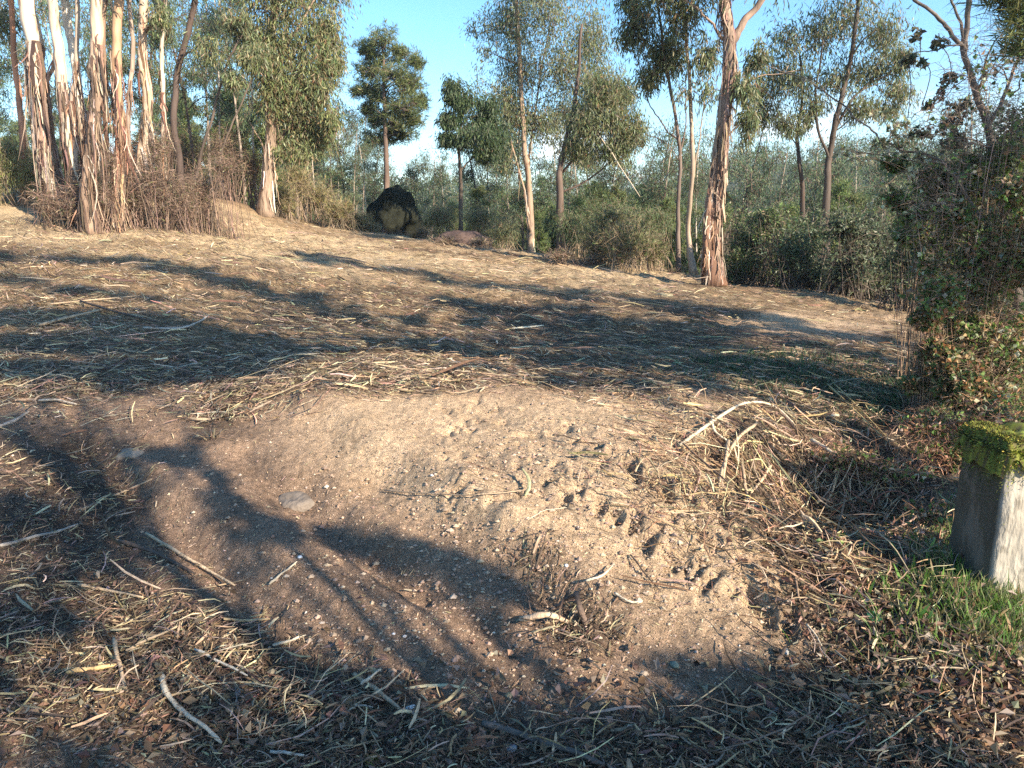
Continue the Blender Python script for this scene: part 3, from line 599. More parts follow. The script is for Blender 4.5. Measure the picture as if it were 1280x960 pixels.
lt('dark curved leaning trunk at the right of the left stand', [(224,268),(226,215),(218,165),(220,110),(232,50),(243,0),(250,-80)], .10, .07, [(255,-60,50,34),(262,60,22,16,.4)], bark=(.09,.065,.055), mat=M_bark)
lt('thin dark sapling forking over the brush right of the left stand', [(246,274),(246,220),(262,160),(278,100),(292,62),(312,30)], .045, .02, [(300,25,24,18,.6),(318,60,20,16,.5)], bark=(.10,.075,.06), mat=M_bark)
for lab_, pts_, r_, bk_ in [
 ('thin grey stem squeezed between the two pale trunks at the left', [(92,280),(96,210),(90,140),(96,60),(94,-60)], .07, (.33,.26,.2)),
 ('thin brown stem directly left of the reddish based eucalyptus', [(128,286),(130,220),(134,140),(130,60),(136,-60)], .06, (.24,.16,.11)),
 ('slim grey stem in the gap right of the orange brown base', [(160,280),(163,220),(160,150),(166,70),(160,-60)], .07, (.3,.23,.18)),
 ('slim pale stem rising from the brush behind the dark leaning trunk', [(200,272),(203,210),(205,140),(202,60),(212,-60)], .07, (.45,.37,.29)),
 ('leaning thin stem at the foot of the thickest trunk', [(60,278),(64,200),(58,120),(70,50),(64,-60)], .06, (.36,.24,.17))]:
    lt(lab_, pts_, r_, r_ * .7, [], bark=bk_, mat=M_bark, strips=[dict(n=60, z=(.2,3.0), Ln=(.3,1.1), Wd=(.01,.03), cols=((.34,.19,.12),(.16,.08,.055),(.45,.33,.24)), out=.06)])
lt('reddish pole at the far left behind the thickest trunk', [(30,262),(26,160),(20,90),(14,0),(10,-60)], .085, .06, [(0,20,24,28,.5),(10,-60,50,30)], bark=(.40,.2,.12), mat=M_bark, py=16)
lt('slender bare sapling leaning right between the left stand and the leafy eucalyptus', [(262,262),(275,205),(288,160),(310,110),(318,70)], .035, .015, [(316,70,16,14,.5),(292,95,12,12,.4)], bark=(.12,.09,.07), mat=M_bark, py=16)

# ---- prototypes for the wood behind
def proto_euc(h, lean, seed, cols=EUC):
    p = [(0,0,-.3),(lean*.1,0,h*.3),(lean*.4,.1,h*.6),(lean,0,h)]
    c = []
    for i in range(15):
        z = random.uniform(.42, 1.0) * h; q = lean * (z / h) ** 1.5; rr = .75 * (1.25 - abs(z / h - .75))
        c.append((np.array([q + random.gauss(0, .6), random.gauss(0, .6), z]), np.array([rr, rr, rr * .95]) * random.uniform(.7, 1.2), random.uniform(.5, 1)))
    return [(np.array(p, float), .10, .03)], c
def place(o, x, y, s, rz=None, sz=1.0):
    o.location = (x, y, tz1(x, y) - .05); o.scale = (s, s, s * sz); o.rotation_euler = (0, 0, random.uniform(0, 6.28) if rz is None else rz)
GB = 'slender eucalyptus trees in the wood behind the field'
LB = 'slender hazy eucalyptus in the wood behind the cleared field'
GREYE = [(.095,.135,.07),(.13,.165,.08),(.07,.10,.055)]
protos = []
for i, (h, ln_, bk) in enumerate([(10, .6, (.30,.24,.19)), (11, -.5, (.5,.42,.34)), (8.5, .9, (.14,.11,.09))]):
    s_, c_ = proto_euc(h, ln_, i); protos.append(make_tree('background_eucalyptus', LB, 'tree', s_, c_, bark=bk, cols=GREYE, wts=None, nl=140, ntw=11, L=.19, Wd=.032, tr=.010, group=GB, sides=6, flare=1.1))
HE = [10, 11, 8.5]
def ztop(px, py, Y): return at(px, py, Y)[2]
def place_h(o, px, Y, pyt, h, wmul=1.0):
    x = at(px, pyt, Y)[0]; g = tz1(x, Y) - .1; s = max(.12, (ztop(px, pyt, Y) - g) / h); o.location = (x, Y, g); o.scale = (s * wmul, s * wmul, s); o.rotation_euler = (0, 0, random.uniform(0, 6.28))
spots = [(-80,24,-60),(-30,21,-40),(2,22,-80),(28,27,30),(55,24,-60),(98,21,-60),(112,30,20),(135,26,-30),(163,19,-60),(192,22,-40),(206,25,-20),(222,19.5,-50),(240,23,-50),(258,21,-30),(272,27,10),(287,23,-30),(302,19.5,-10),(312,25,30),(322,30,50),(-60,18,-80),(130,19,-60),
         (70,31,100),(182,30,90),(265,35,95),(-10,30,80),(352,34,110),
         (340,26,70),(362,28,95),(388,25,130),(410,23,150),(436,27,150),(455,24,180),(505,38,190),(520,30,205),(612,33,150),(655,31,130),(712,30,140),(765,29,165),(808,30,165),(830,27,150),(880,27,180),(922,29,150),(968,28,185),(1020,30,165),(1075,28,175),(1125,28,150),
         (398,30,120),(428,30,125),(447,34,140),(418,38,150),(380,34,110),(440,42,160),(372,30,80),(460,36,165),
         (536,34,195),(556,40,185),(604,30,150),(640,36,165),(625,44,160),(748,36,175),(730,28,180),(700,42,170),(838,34,160),(825,30,195),(930,38,150),(950,32,175),(1085,36,170),(1120,30,165),(1180,30,150),(1240,28,110),(1215,34,150),(1020,40,170)]
used = set()
for i, (px, Y, pyt) in enumerate(spots):
    k = i % 3; o = protos[k] if k not in used else copy_tree(protos[k]); used.add(k)
    place_h(o, px, Y, pyt, HE[k] + .5, 1.0 if px < 340 else 1.15)
# young pines and acacias in the thicket
LP = 'young bushy pine in the green thicket beyond the field'; GP = 'young pines in the thicket beyond the field'
def proto_pine(h, cols):
    c = []
    for i in range(26):
        z = random.uniform(.12, 1.0) * h; rr = (1.1 - z / h) * h * .32 + .12; a = random.uniform(0, 6.28); d = rr * random.uniform(.3, .9)
        c.append((np.array([math.cos(a) * d, math.sin(a) * d, z]), np.array([.42, .42, .3]) * (1.2 - .5 * z / h), random.uniform(.6, 1)))
    return [(np.array([(0,0,-.2),(0.03,0,h*.5),(0,0,h*.97)], float), .07, .015)], c
pp = []
for i in range(3):
    s_, c_ = proto_pine((4.2, 3.4, 5.0)[i], 0)
    pp.append(make_tree('young_pine', LP, 'tree', s_, c_, bark=(.14,.10,.08), kind='pine', cols=(YPINE, YPINE + PINE, PINE)[i], wts=None, nl=330, ntw=6, L=.15, Wd=.022, tr=.008, group=GP, sides=5, flare=1.1, below=.1))
used = set(); HP = (4.2, 3.4, 5.0)
psp = []
for k in range(150):
    Y = 23 * (3.8 ** ((k % 50) / 50)) * random.uniform(.95, 1.05); px = random.uniform(380, 1290) if k % 5 else random.uniform(-60, 380)
    pyt = (234 if px < 780 else 246) + random.uniform(-12, 45) + (12 if px < 560 else 0); pyt = min(pyt, 268)
    if px < 380: pyt = random.uniform(110, 190)
    if 470 < px < 500 and Y < 40: continue
    psp.append((px, Y, pyt + 6))
for i, (px, Y, pyt) in enumerate(psp):
    k = i % 3; o = pp[k] if k not in used else copy_tree(pp[k]); used.add(k)
    place_h(o, px, Y, pyt, HP[k], random.uniform(.8, 1.05))
# far wooded hill: too many trees to count
n = 6500; a = np.radians(rng.uniform(-44, 44, n)); r = 80 * (4.6) ** rng.uniform(0, 1, n)
X = r * np.sin(a); Yy = r * np.cos(a); Z = terr(X, Yy); hh = rng.uniform(3, 6.5, n)
mb = MB(); per = 44; i = np.repeat(np.arange(n), per); u = rng.uniform(0, 1, n * per); d = unit(rng.normal(size=(n * per, 3)))
Pp = np.stack([X[i], Yy[i], Z[i] + hh[i] * (.1 + .85 * u)], -1) + d * (hh[i] * .26 * (1.15 - u))[:, None]
cb = mixc([(.075,.105,.045),(.095,.125,.05),(.06,.085,.042),(.12,.12,.06)], n, .2)
leaves(mb, Pp, d + np.array([0, 0, .4]), hh[i] * .075, hh[i] * .045, np.clip(cb[i] * rng.uniform(.75, 1.3, (n * per, 1)), 0, 1))
tag(mb.build('far_wood', M_leaf, smooth=False), 'distant wood of pines covering the hill', 'wood', kind='stuff')

# ------------------------------------------------------------------ bushes
def bush(name, label, clumps, nst=60, nl=800, cols=BROAD, wts=None, kind='broad', L=.05, Wd=.035, stem=(.16,.11,.07), sr=.006, arch=.3, cat='bush', group=None, tr=.004, leafname='foliage', ntw=20, bare=0, pull=1.0):
    c0 = np.mean([c[0] for c in clumps], 0); gx_, gy_ = c0[0], c0[1]; base = np.array([gx_, gy_, tz1(gx_, gy_)])
    root = empty(name, base, label, cat, group); lm = MB(); sm = MB()
    for cpos, rad, dens in clumps:
        k = max(3, int(nst * dens)); S0 = np.stack([cpos[0] + rng.normal(0, rad[0] * .45, k), cpos[1] + rng.normal(0, rad[1] * .45, k), np.zeros(k)], -1)
        S0[:, 0] = gx_ + (S0[:, 0] - gx_) * pull; S0[:, 1] = gy_ + (S0[:, 1] - gy_) * pull; S0[:, 2] = tz(S0[:, 0], S0[:, 1]) - .03
        E = cpos + inball(k) * rad * 1.08; s = np.linspace(0, 1, 6)[None, :, None]
        P = S0[:, None] * (1 - s) + E[:, None] * s; P[..., 2] += np.sin(s[..., 0] * PI) * arch * rad[2] * rng.uniform(0, 1, (k, 1)); P[:, 1:] += rng.normal(size=(k, 5, 3)) * rad * .05
        tubes(sm, P, np.linspace(1.3, .35, 6)[None] * sr * rng.uniform(.6, 1.4, (k, 1)), 3, mixc([stem, tuple(np.array(stem) * 1.6), tuple(np.array(stem) * .6)], k), cap=False)
        if bare:
            kb = int(bare * dens); D = rng.normal(size=(kb, 3)); D[:, 2] = np.abs(D[:, 2]) * .6; D = unit(D); B = cpos + inball(kb) * rad
            s4 = np.linspace(0, 1, 4)[None, :, None]; Q = B[:, None] + D[:, None] * s4 * rng.uniform(.2, .7, (kb, 1, 1)) * rad.mean() * 1.2; Q[:, :, 2] -= (s4[..., 0] ** 2) * rng.uniform(0, .4, (kb, 1)) * rad.mean(); Q[:, 1:] += rng.normal(size=(kb, 3, 3)) * .05 * rad.mean()
            tubes(sm, Q, np.linspace(1, .4, 4)[None] * sr * .6 * np.ones((kb, 1)), 3, mixc([stem, tuple(np.array(stem) * 2), tuple(np.array(stem) * .6)], kb), cap=False)
        if nl: clump(lm, sm, cpos, rad, int(ntw * dens) + 3, int(nl * dens), kind, None, cols, wts, L, Wd, tr, stem, .2)
    sm.build('stems', M_twig, root, origin=base)
    if lm.n: lm.build(leafname, M_leaf, root, smooth=False, origin=base)
    return root
# dark shrubs beyond the lower edge of the field
for i, (label, lst, Y, cols) in enumerate([
  ('dark green shrub directly right of the shaggy eucalyptus', [(940,300,36,36),(925,330,24,24),(965,280,30,26)], 15.0, BROAD),
  ('dense dark shrub in the middle of the hedge behind the field', [(990,315,40,38),(1010,290,36,30),(1020,340,36,22)], 14.3, [(.05,.075,.04),(.07,.10,.05),(.10,.12,.06)]),
  ('grey green scrub with fine twigs near the right end of the field', [(1065,320,42,42),(1085,350,34,26),(1060,280,34,26),(1105,300,34,32)], 13.2, [(.10,.12,.07),(.14,.155,.09),(.07,.09,.05)]),
  ('shadowed shrub where the field ends at the bramble bank', [(1135,335,36,40),(1150,370,36,24),(1165,300,34,34)], 12.0, [(.04,.06,.03),(.06,.08,.035),(.1,.11,.055)]),
  ('low dark shrub filling the gap behind the shaggy trunk', [(920,290,22,30),(900,270,18,20)], 17, BROAD)]):
    bush('shrub', label, cl(lst, Y), nst=70, nl=1900, cols=cols, L=.085, Wd=.035, stem=(.09,.07,.055), ntw=40, bare=60)
for label, lst, Y, cols, nb in [
  ('round dry broom bush at the field edge left of the slim eucalyptus pair', [(752,300,32,28),(785,298,36,32),(815,310,22,22),(770,270,30,14,.5)], 15.8, [(.17,.17,.08),(.13,.15,.06),(.24,.21,.12),(.10,.13,.055)], 260),
  ('green broom bush behind the round dry one', [(720,280,28,20),(765,262,32,16),(820,275,26,18)], 17.5, [(.08,.11,.045),(.11,.14,.06)], 60),
  ('golden brown gorse bush beside the leafy eucalyptus on the left', [(372,222,26,26),(400,245,30,24),(355,248,20,22),(425,262,24,16)], 20.2, [(.24,.2,.09),(.16,.17,.07),(.3,.24,.13)], 240),
  ('yellow green bush at the far left edge behind the stand', [(14,190,34,34),(-20,210,40,40),(40,215,22,24)], 16, [(.17,.17,.06),(.22,.2,.09),(.11,.13,.05)], 160),
  ('low brown scrub left of the mossy boulder', [(445,275,22,14),(462,285,14,10)], 21, [(.2,.16,.09),(.12,.13,.06)], 120),
  ('pale green scrub between the boulders and the forked eucalyptus', [(550,268,24,16),(600,270,24,18),(630,285,20,16)], 21, [(.12,.14,.07),(.16,.16,.08)], 120)]:
    bush('broom_bush', label, cl(lst, Y), nst=60, nl=2800, cols=cols, kind='euc' if nb < 200 else 'up', L=.11, Wd=.012, stem=(.2,.15,.1), ntw=110, bare=int(nb * .7), sr=.005, arch=.5)
for label, lst, Y in [('dry weeds growing round the foot of the mossy boulder', [(470,288,16,8),(500,294,20,7),(530,290,14,9)], 21.5), ('thin dry weeds in front of the low reddish boulder', [(560,300,20,6),(600,302,18,6)], 18.4), ('low dry weeds along the field edge left of the shaggy trunk', [(700,318,24,8),(740,326,20,8),(845,340,20,8)], 15.6)]:
    bush('dry_weeds', label, cl(lst, Y), nst=40, nl=380, cols=DRY, L=.09, Wd=.012, stem=(.2,.14,.1), ntw=40, bare=120, sr=.004, arch=.5, cat='weeds')
# dry brush under the left stand
for label, lst, Y, cols in [
  ('tangle of dry brown brush under the right half of the left stand', [(190,220,30,30),(222,245,26,32),(165,250,22,26),(200,180,20,24,.5)], 14.6, DRY),
  ('dry grey brush right of the left stand beside the mound', [(252,235,22,34),(238,268,22,16),(280,205,22,20,.5)], 15.2, DRY),
  ('sparse dry brush among the shredded trunks', [(120,240,30,30),(95,255,24,24),(60,250,24,24,.6),(140,200,20,30,.5)], 14.2, DRY),
  ('brown brush behind the stand below the sky gaps', [(215,185,40,28),(275,180,36,26),(312,205,20,22),(165,190,30,24)], 18, [(.16,.13,.08),(.1,.1,.05),(.22,.17,.1)])]:
    bush('dry_brush', label, cl(lst, Y), nst=60, nl=700, cols=cols, kind='broad', L=.10, Wd=.012, stem=(.17,.115,.085), ntw=90, bare=300, sr=.005, arch=.6, cat='brush')

# ---- the overgrown bank at the right, close by
IVY = [(.085,.13,.04),(.12,.18,.05),(.06,.095,.035),(.17,.23,.08),(.32,.32,.22),(.2,.12,.06)]
IVW = [.28,.26,.2,.1,.06,.10]
for label, lst, Y, cols, wts, nl, bare in [
  ('tall bramble thicket with green and russet leaves on the right bank above the post', [(1235,330,56,60),(1262,420,56,60),(1215,410,40,46),(1245,490,56,40),(1290,300,50,70),(1215,520,44,30),(1260,545,50,30),(1180,560,26,22,.7),(1165,520,20,18,.5),(1175,450,30,40,.8),(1205,455,40,34,1),(1275,500,40,30,1),(1230,440,40,40,1),(1150,535,20,12,.4),(1175,370,24,30,.6),(1160,330,16,14,.35),(1195,270,26,22,.5),(1275,240,30,24,.6)], 5.9, [(.10,.155,.04),(.14,.21,.06),(.065,.10,.035),(.34,.36,.26),(.26,.14,.07),(.33,.23,.14)], [.24,.24,.14,.10,.13,.15], 1500, 420),
  ('loose ivy clad thicket hanging left of the bare tree', [(1170,225,36,28,.7),(1205,250,40,36,.9),(1150,270,28,30,.6),(1195,300,34,40,.9),(1165,330,24,30,.7),(1122,250,20,18,.22),(1135,292,22,20,.3),(1120,205,18,14,.15),(1240,230,30,30,.6)], 6.8, IVY, IVW, 1300, 200),
  ('low russet bramble spilling onto the end of the field', [(1170,440,22,26,.6),(1195,470,30,36),(1155,400,16,14,.35),(1180,510,30,26,.8),(1140,480,18,12,.3)], 5.9, [(.06,.1,.03),(.22,.11,.05),(.3,.2,.11),(.04,.06,.02),(.12,.17,.06)], None, 1100, 260),
  ('upper ivy tangle against the sky at the right edge', [(1255,200,34,34,.8),(1285,170,40,50),(1215,205,22,20,.5)], 6.4, IVY, IVW, 1200, 140)]:
    bush('bramble_thicket', label, cl(lst, Y), nst=14, nl=int(nl * 1.9), cols=cols, wts=wts, L=.05, Wd=.032, stem=(.22,.15,.10), sr=.0026, ntw=60, bare=int(bare * 1.5), cat='bramble', leafname='leaves', tr=.002, pull=.35)
# bare tree
Yb = 6.6
st = [(np.array([at(*p, Yb) for p in q]), a, b) for q, a, b in [
  ([(1282,470),(1272,360),(1262,290),(1246,210),(1228,135),(1207,62),(1213,0),(1216,-60)], .06, .022),
  ([(1208,64),(1182,30),(1150,2),(1128,-22)], .026, .012),([(1208,60),(1196,20),(1184,-20)], .02, .01),([(1236,165),(1258,110),(1278,62),(1292,20)], .024, .01),
  ([(1222,120),(1240,60),(1262,30)], .012, .005),([(1205,58),(1185,57),(1168,62),(1140,70),(1128,82)], .010, .004),([(1215,90),(1180,120),(1150,140),(1130,150)], .006, .003),
  ([(1222,110),(1200,135),(1170,155),(1140,165)], .006, .003),([(1240,190),(1210,170),(1180,160),(1150,152)], .007, .003),([(1230,140),(1215,100),(1190,92)], .006, .003),([(1262,120),(1285,90)], .01, .005)]]
st[0][0][0][2] = tz1(st[0][0][0][0], st[0][0][0][1]) - .1
make_tree('bare_tree', 'nearly leafless branching tree leaning out of the brambles on the right', 'tree', st,
  cl([(1150,40,14,8,.10),(1172,52,12,8,.1),(1135,75,9,6,.08),(1155,78,20,8,.10),(1185,95,16,12,.12),(1175,115,14,8,.1),(1200,130,16,12,.15),(1188,150,20,12,.18),(1165,130,10,8,.08),(1150,165,20,10,.15),(1240,80,30,40,.12),(1265,40,24,30,.12),(1195,175,30,14,.3)], Yb),
  bark=(.16,.13,.11), kind='broad', cols=[(.05,.06,.04),(.07,.08,.045),(.14,.12,.07)], wts=None, nl=170, ntw=26, L=.055, Wd=.042, tr=.0028, flare=1.1, sides=7, limb=.06, tcol=(.12,.09,.08), wob=.015, crown_name='leaves')
st = [(np.array([at(*p, 6.3 + .15 * i) for i, p in enumerate(q)]), a, b) for q, a, b in [
  ([(1215,226),(1180,208),(1130,190),(1098,172),(1074,148),(1040,122),(1000,98),(955,80)], .017, .006),([(1130,190),(1100,192),(1060,186)], .006, .003),([(1074,148),(1060,160),(1042,172)], .004, .002)]]
st[0][0][0][:] = at(1240, 300, 6.2)
o = make_tree('leaning_branch', 'long bare diagonal branch reaching left out of the ivy thicket', 'branch', st, cl([(1120,170,20,12,.12),(1100,178,16,12,.1),(1060,188,18,8,.08),(1145,195,18,10,.15),(1010,96,20,10,.06)], 6.6), bark=(.17,.13,.10), kind='broad', cols=[(.06,.08,.04),(.3,.29,.2),(.16,.15,.08)], wts=None, nl=160, ntw=22, L=.05, Wd=.04, tr=.0022, flare=1, sides=6, limb=.04, crown_name='leaves')
for i, (px, py) in enumerate([(1100,160),(1122,158),(1080,196),(1112,232)]):
    pass
# pale leaves catching the sun on the ivy
lm = MB(); tmx = MB()
for px, py, k in [(1118,152,26),(1100,146,10),(1060,190,8),(1106,225,18),(1096,248,10),(1140,262,10),(1078,196,8),(1130,215,14)]:
    clump(lm, tmx, at(px, py, 6.4), (.12, .15, .08), 5, k, 'broad', None, [(.42,.4,.28),(.34,.34,.2),(.2,.22,.1)], None, .055, .045, .0018, (.2,.15,.1), .2)
tmx.add(*(lambda a: (a, None, None, (1, 1, 1)))(at(1150, 280, 6.4)[None]))
g_ = empty('ivy_spray', at(1150, 280, 6.4), 'pale sunlit sprays of ivy leaves under the long diagonal branch', 'ivy'); p3 = np.array(g_.location)
P = np.array([path([at(1200, 300, 6.5), at((1200 + q) / 2, 215, 6.45), at(q, r_, 6.4)], 8, .01) for q, r_ in [(1118,152),(1100,146),(1060,190),(1106,225),(1096,248),(1140,262),(1078,196),(1130,215)]])
tubes(tmx, P, np.linspace(.005, .0018, 8)[None] * np.ones((8, 1)), 4, (.18,.13,.09)); tmx.build('stems', M_twig, g_, origin=p3); lm.build('leaves', M_leaf, g_, smooth=False, origin=p3)
# pine bough hanging in the top right corner
lm = MB(); tmx = MB(); b0 = at(1400, -60, 4.2); g_ = empty('pine_bough', b0, 'close pine bough drooping into the top right corner', 'branch')
for px, py in [(1262,8),(1280,30),(1250,-10),(1295,5),(1285,60),(1310,45),(1240,-30)]:
    p = path([b0, at((px + 1400) / 2, py - 50, 4.2), at(px, py, 4.1)], 8, .01); tubes(tmx, p[None], np.linspace(.014, .005, 8)[None], 5, (.16,.11,.08)); clump(lm, tmx, at(px, py, 4.1), (.13,.13,.10), 10, 420, 'pine', None, PINE, None, .11, .005, .003, (.14,.1,.07), .1)
tubes(tmx, path([b0 + np.array([1.6, -.8, .1]), b0 + np.array([.8, -.3, .25]), b0], 8, .01)[None], np.linspace(.05, .02, 8)[None], 7, (.16,.11,.08))
tmx.build('stem', M_bark, g_, origin=b0); lm.build('needles', M_leaf, g_, smooth=False, origin=b0)

# ---- trees standing beside and behind the camera that shade the ground
hd = np.array([math.sin(SUN_AZ), math.cos(SUN_AZ)])
road = [(7.6, 1.0), (5.6, -3.2), (9.5, -2.2), (3.4, -6.0), (11.5, 3.0), (8.0, -7.5)]
asg = {i: [] for i in range(len(road))}
SHD = [(30,640,.3,7,.9),(90,690,.22,7,.8),(-80,780,.4,6.5,.8),(20,760,.2,6.5,.6),(300,890,.22,6,.6),(385,862,.18,6,.8),(60,940,.22,6,.5),
 (480,965,.26,6,.5),(590,955,.24,6,.6),(690,938,.22,6,.55),(790,890,.2,6,.9),(880,855,.17,6,1),(960,850,.16,6,1),(900,925,.24,6,.5),(1010,905,.2,6,.6),(760,960,.24,6,.5),(400,945,.2,6,.5),(520,905,.12,6,.5),(640,900,.12,6,.6),(720,890,.1,6,.6),
 (1180,540,.2,4.2,1.2),(1110,530,.2,4.2,1.4),(1060,535,.16,4.2,1),(1160,600,.18,4.2,1.3),(1010,598,.16,4.2,1.3),(1070,606,.18,4.2,1.4),(1130,615,.18,4.2,1.6),(1060,640,.16,4.2,1.4),(1090,590,.18,4.2,1.6),(1040,590,.14,4.2,1.4)]
def stripe(pts, n, rr, t, dn, jit=6):
    p = path([(a, b, 0) for a, b in pts], n)
    for q in p: SHD.append((q[0] + random.gauss(0, jit * 2), q[1] + random.gauss(0, jit * .45), rr * random.uniform(.6, 1.25), t * random.uniform(.93, 1.07), dn * random.uniform(.6, 1.2)))
stripe([(-60,318),(180,330),(370,374)], 14, .34, 14, 1.0)
stripe([(-60,345),(60,352),(180,372)], 7, .3, 13, .8)
stripe([(-60,398),(150,400),(330,430)], 15, .38, 11, 1.7)
stripe([(-60,428),(150,432),(370,442)], 16, .38, 11, 1.8)
stripe([(-60,456),(120,462),(260,462)], 13, .32, 10, 1.6)
stripe([(370,316),(470,335),(600,358),(700,366),(840,385)], 18, .34, 14.5, 1.1)
stripe([(300,362),(420,390),(560,402)], 9, .25, 13, .8)
stripe([(420,430),(600,428),(760,440)], 10, .3, 10.5, .9)
stripe([(560,375),(700,395),(850,415)], 11, .34, 12, 1.1)
stripe([(560,440),(740,452),(900,462)], 11, .3, 9.5, 1.3)
stripe([(700,425),(860,445),(1020,462)], 10, .28, 9, 1.3)
stripe([(850,388),(960,402),(1140,438)], 11, .3, 10, 1.3)
stripe([(850,408),(980,425),(1100,452)], 9, .26, 9, 1.2)
stripe([(600,400),(760,410),(880,425)], 10, .3, 11, 1.2)
stripe([(620,455),(740,470),(850,480)], 8, .24, 9.5, .9)
stripe([(330,650),(430,670),(520,690),(570,705),(610,720)], 9, .08, 6.5, .7, 4)
stripe([(180,560),(260,600),(330,660)], 6, .09, 6.5, .5, 3)
for px, py, rr, t, dn in SHD:
    g = H(px, py); c = np.array([g[0] + hd[0] * t, g[1] + hd[1] * t, g[2] + math.tan(SUN_EL) * t])
    k = min(range(len(road)), key=lambda j: (road[j][0] - c[0]) ** 2 + (road[j][1] - c[1]) ** 2)
    asg[k].append((c, np.array([rr, rr, rr * .9]), dn * max(.10, min(1, 1.2 * rr ** 1.3))))
RL = ['roadside eucalyptus beside the track level with the camera, right of the view', 'roadside eucalyptus just behind the camera on the right', 'roadside eucalyptus farther right behind the camera', 'roadside eucalyptus well behind the camera near the track', 'roadside eucalyptus beyond the brambles right of the view', 'last roadside eucalyptus far behind the camera']
for k, (x, y) in enumerate(road):
    if not asg[k]: continue
    top = max(c[0][2] for c in asg[k]) + .6; z0 = tz1(x, y) if y > -3.9 else -.1
    cm = np.mean([c[0] for c in asg[k]], 0)
    make_tree('roadside_eucalyptus', RL[k], 'tree', [(np.array([(x, y, z0 - .2), (x + .1, y, z0 + top * .3), (x * .85 + cm[0] * .15, y * .85 + cm[1] * .15, z0 + top * .65), (x * .7 + cm[0] * .3, y * .7 + cm[1] * .3, top)]), .13, .05)], asg[k], bark=(.4,.3,.22), barkmat=M_palebark, nl=650, ntw=20, L=.15, Wd=.035, below=1.0, limb=.3)

# ------------------------------------------------------------------ rocks, post, sticks and small things
import bmesh
from mathutils import noise as mn
def rock(name, label, cat, c, rad, col, mat=M_rock, seed=0, amp=.22, sub=4, rz=0):
    bm = bmesh.new(); bmesh.ops.create_icosphere(bm, subdivisions=sub, radius=1.0)
    for v in bm.verts:
        p = v.co.copy(); q = Vector((p.x + seed, p.y - seed, p.z)); d = 1 + amp * mn.noise(q * 1.3) * 1.6 + amp * .5 * mn.noise(q * 3.1) + amp * .2 * mn.noise(q * 8)
        p = p * d
        for nrm in ((.8, .3, .5), (-.6, -.5, .6), (.1, -.9, .3)):
            n_v = Vector(nrm).normalized(); k = p.dot(n_v) - .82
            if k > 0: p -= n_v * k * .45
        v.co = (p.x * rad[0], p.y * rad[1], p.z * rad[2])
    me = bpy.data.meshes.new(name); bm.to_mesh(me); bm.free()
    for f in me.polygons: f.use_smooth = True
    a = me.color_attributes.new('Col', 'FLOAT_COLOR', 'POINT'); a.data.foreach_set('color', np.tile(np.array([*col, 1.], np.float32), len(me.vertices)))
    me.materials.append(mat); o = bpy.data.objects.new(name, me); COL.objects.link(o); o.location = c; o.rotation_euler = (0, 0, rz)
    return tag(o, label, cat)
c = at(495, 262, 24); rock('boulder', 'large rounded mossy boulder below the tall pine', 'boulder', (c[0], c[1], c[2] - .1), (.72, .7, .8), (.020,.021,.014), mat=M_boulder, seed=3, amp=.3)
c = at(577, 297, 19.3); rock('boulder', 'low reddish brown boulder right of the mossy one', 'boulder', (c[0], c[1], c[2] - .1), (.66, .5, .30), (.085,.055,.045), mat=M_stone, seed=9)
c = H(368, 624); rock('embedded_rock', 'greyish rock half buried in the left of the bank', 'rock', (c[0], c[1], c[2] - .045), (.16, .12, .08), (.16,.13,.105), mat=M_stone, seed=5, rz=-.5)
c = H(168, 562); rock('embedded_rock', 'pale flat patch of rock in the pinkish soil at the left', 'rock', (c[0], c[1], c[2] - .028), (.10, .10, .035), (.26,.2,.15), mat=M_stone, seed=12)
for i, (px, py, r_, label, col) in enumerate([(515,888,.022,'white quartz stone at the shaded edge of the bank',(.7,.68,.64)),(983,816,.02,'pale stone on the track below the debris bank',(.6,.56,.5)),(843,833,.022,'greenish stone near the uprooted stump',(.16,.2,.16)),
    (492,793,.008,'tiny white pebble, left one on the lower bank',(.75,.7,.66)),(506,796,.009,'tiny pale pebble just right of the white one',(.62,.55,.5)),(708,708,.013,'small white stone above the stump',(.75,.72,.68)),(375,697,.013,'white chip of stone beside a split stalk',(.72,.7,.68)),(640,938,.02,'grey stone in the dark litter at the bottom',(.3,.3,.3)),(925,748,.018,'light clod beside the tyre marks',(.5,.4,.3)),(540,595,.012,'small white stone on the upper bank',(.7,.66,.6))]):
    c = H(px, py); rock('stone', label, 'stone', (c[0], c[1], c[2] + r_ * .3), (r_, r_ * .75, r_ * .55), col, mat=M_stone, seed=20 + i, sub=2, rz=i)

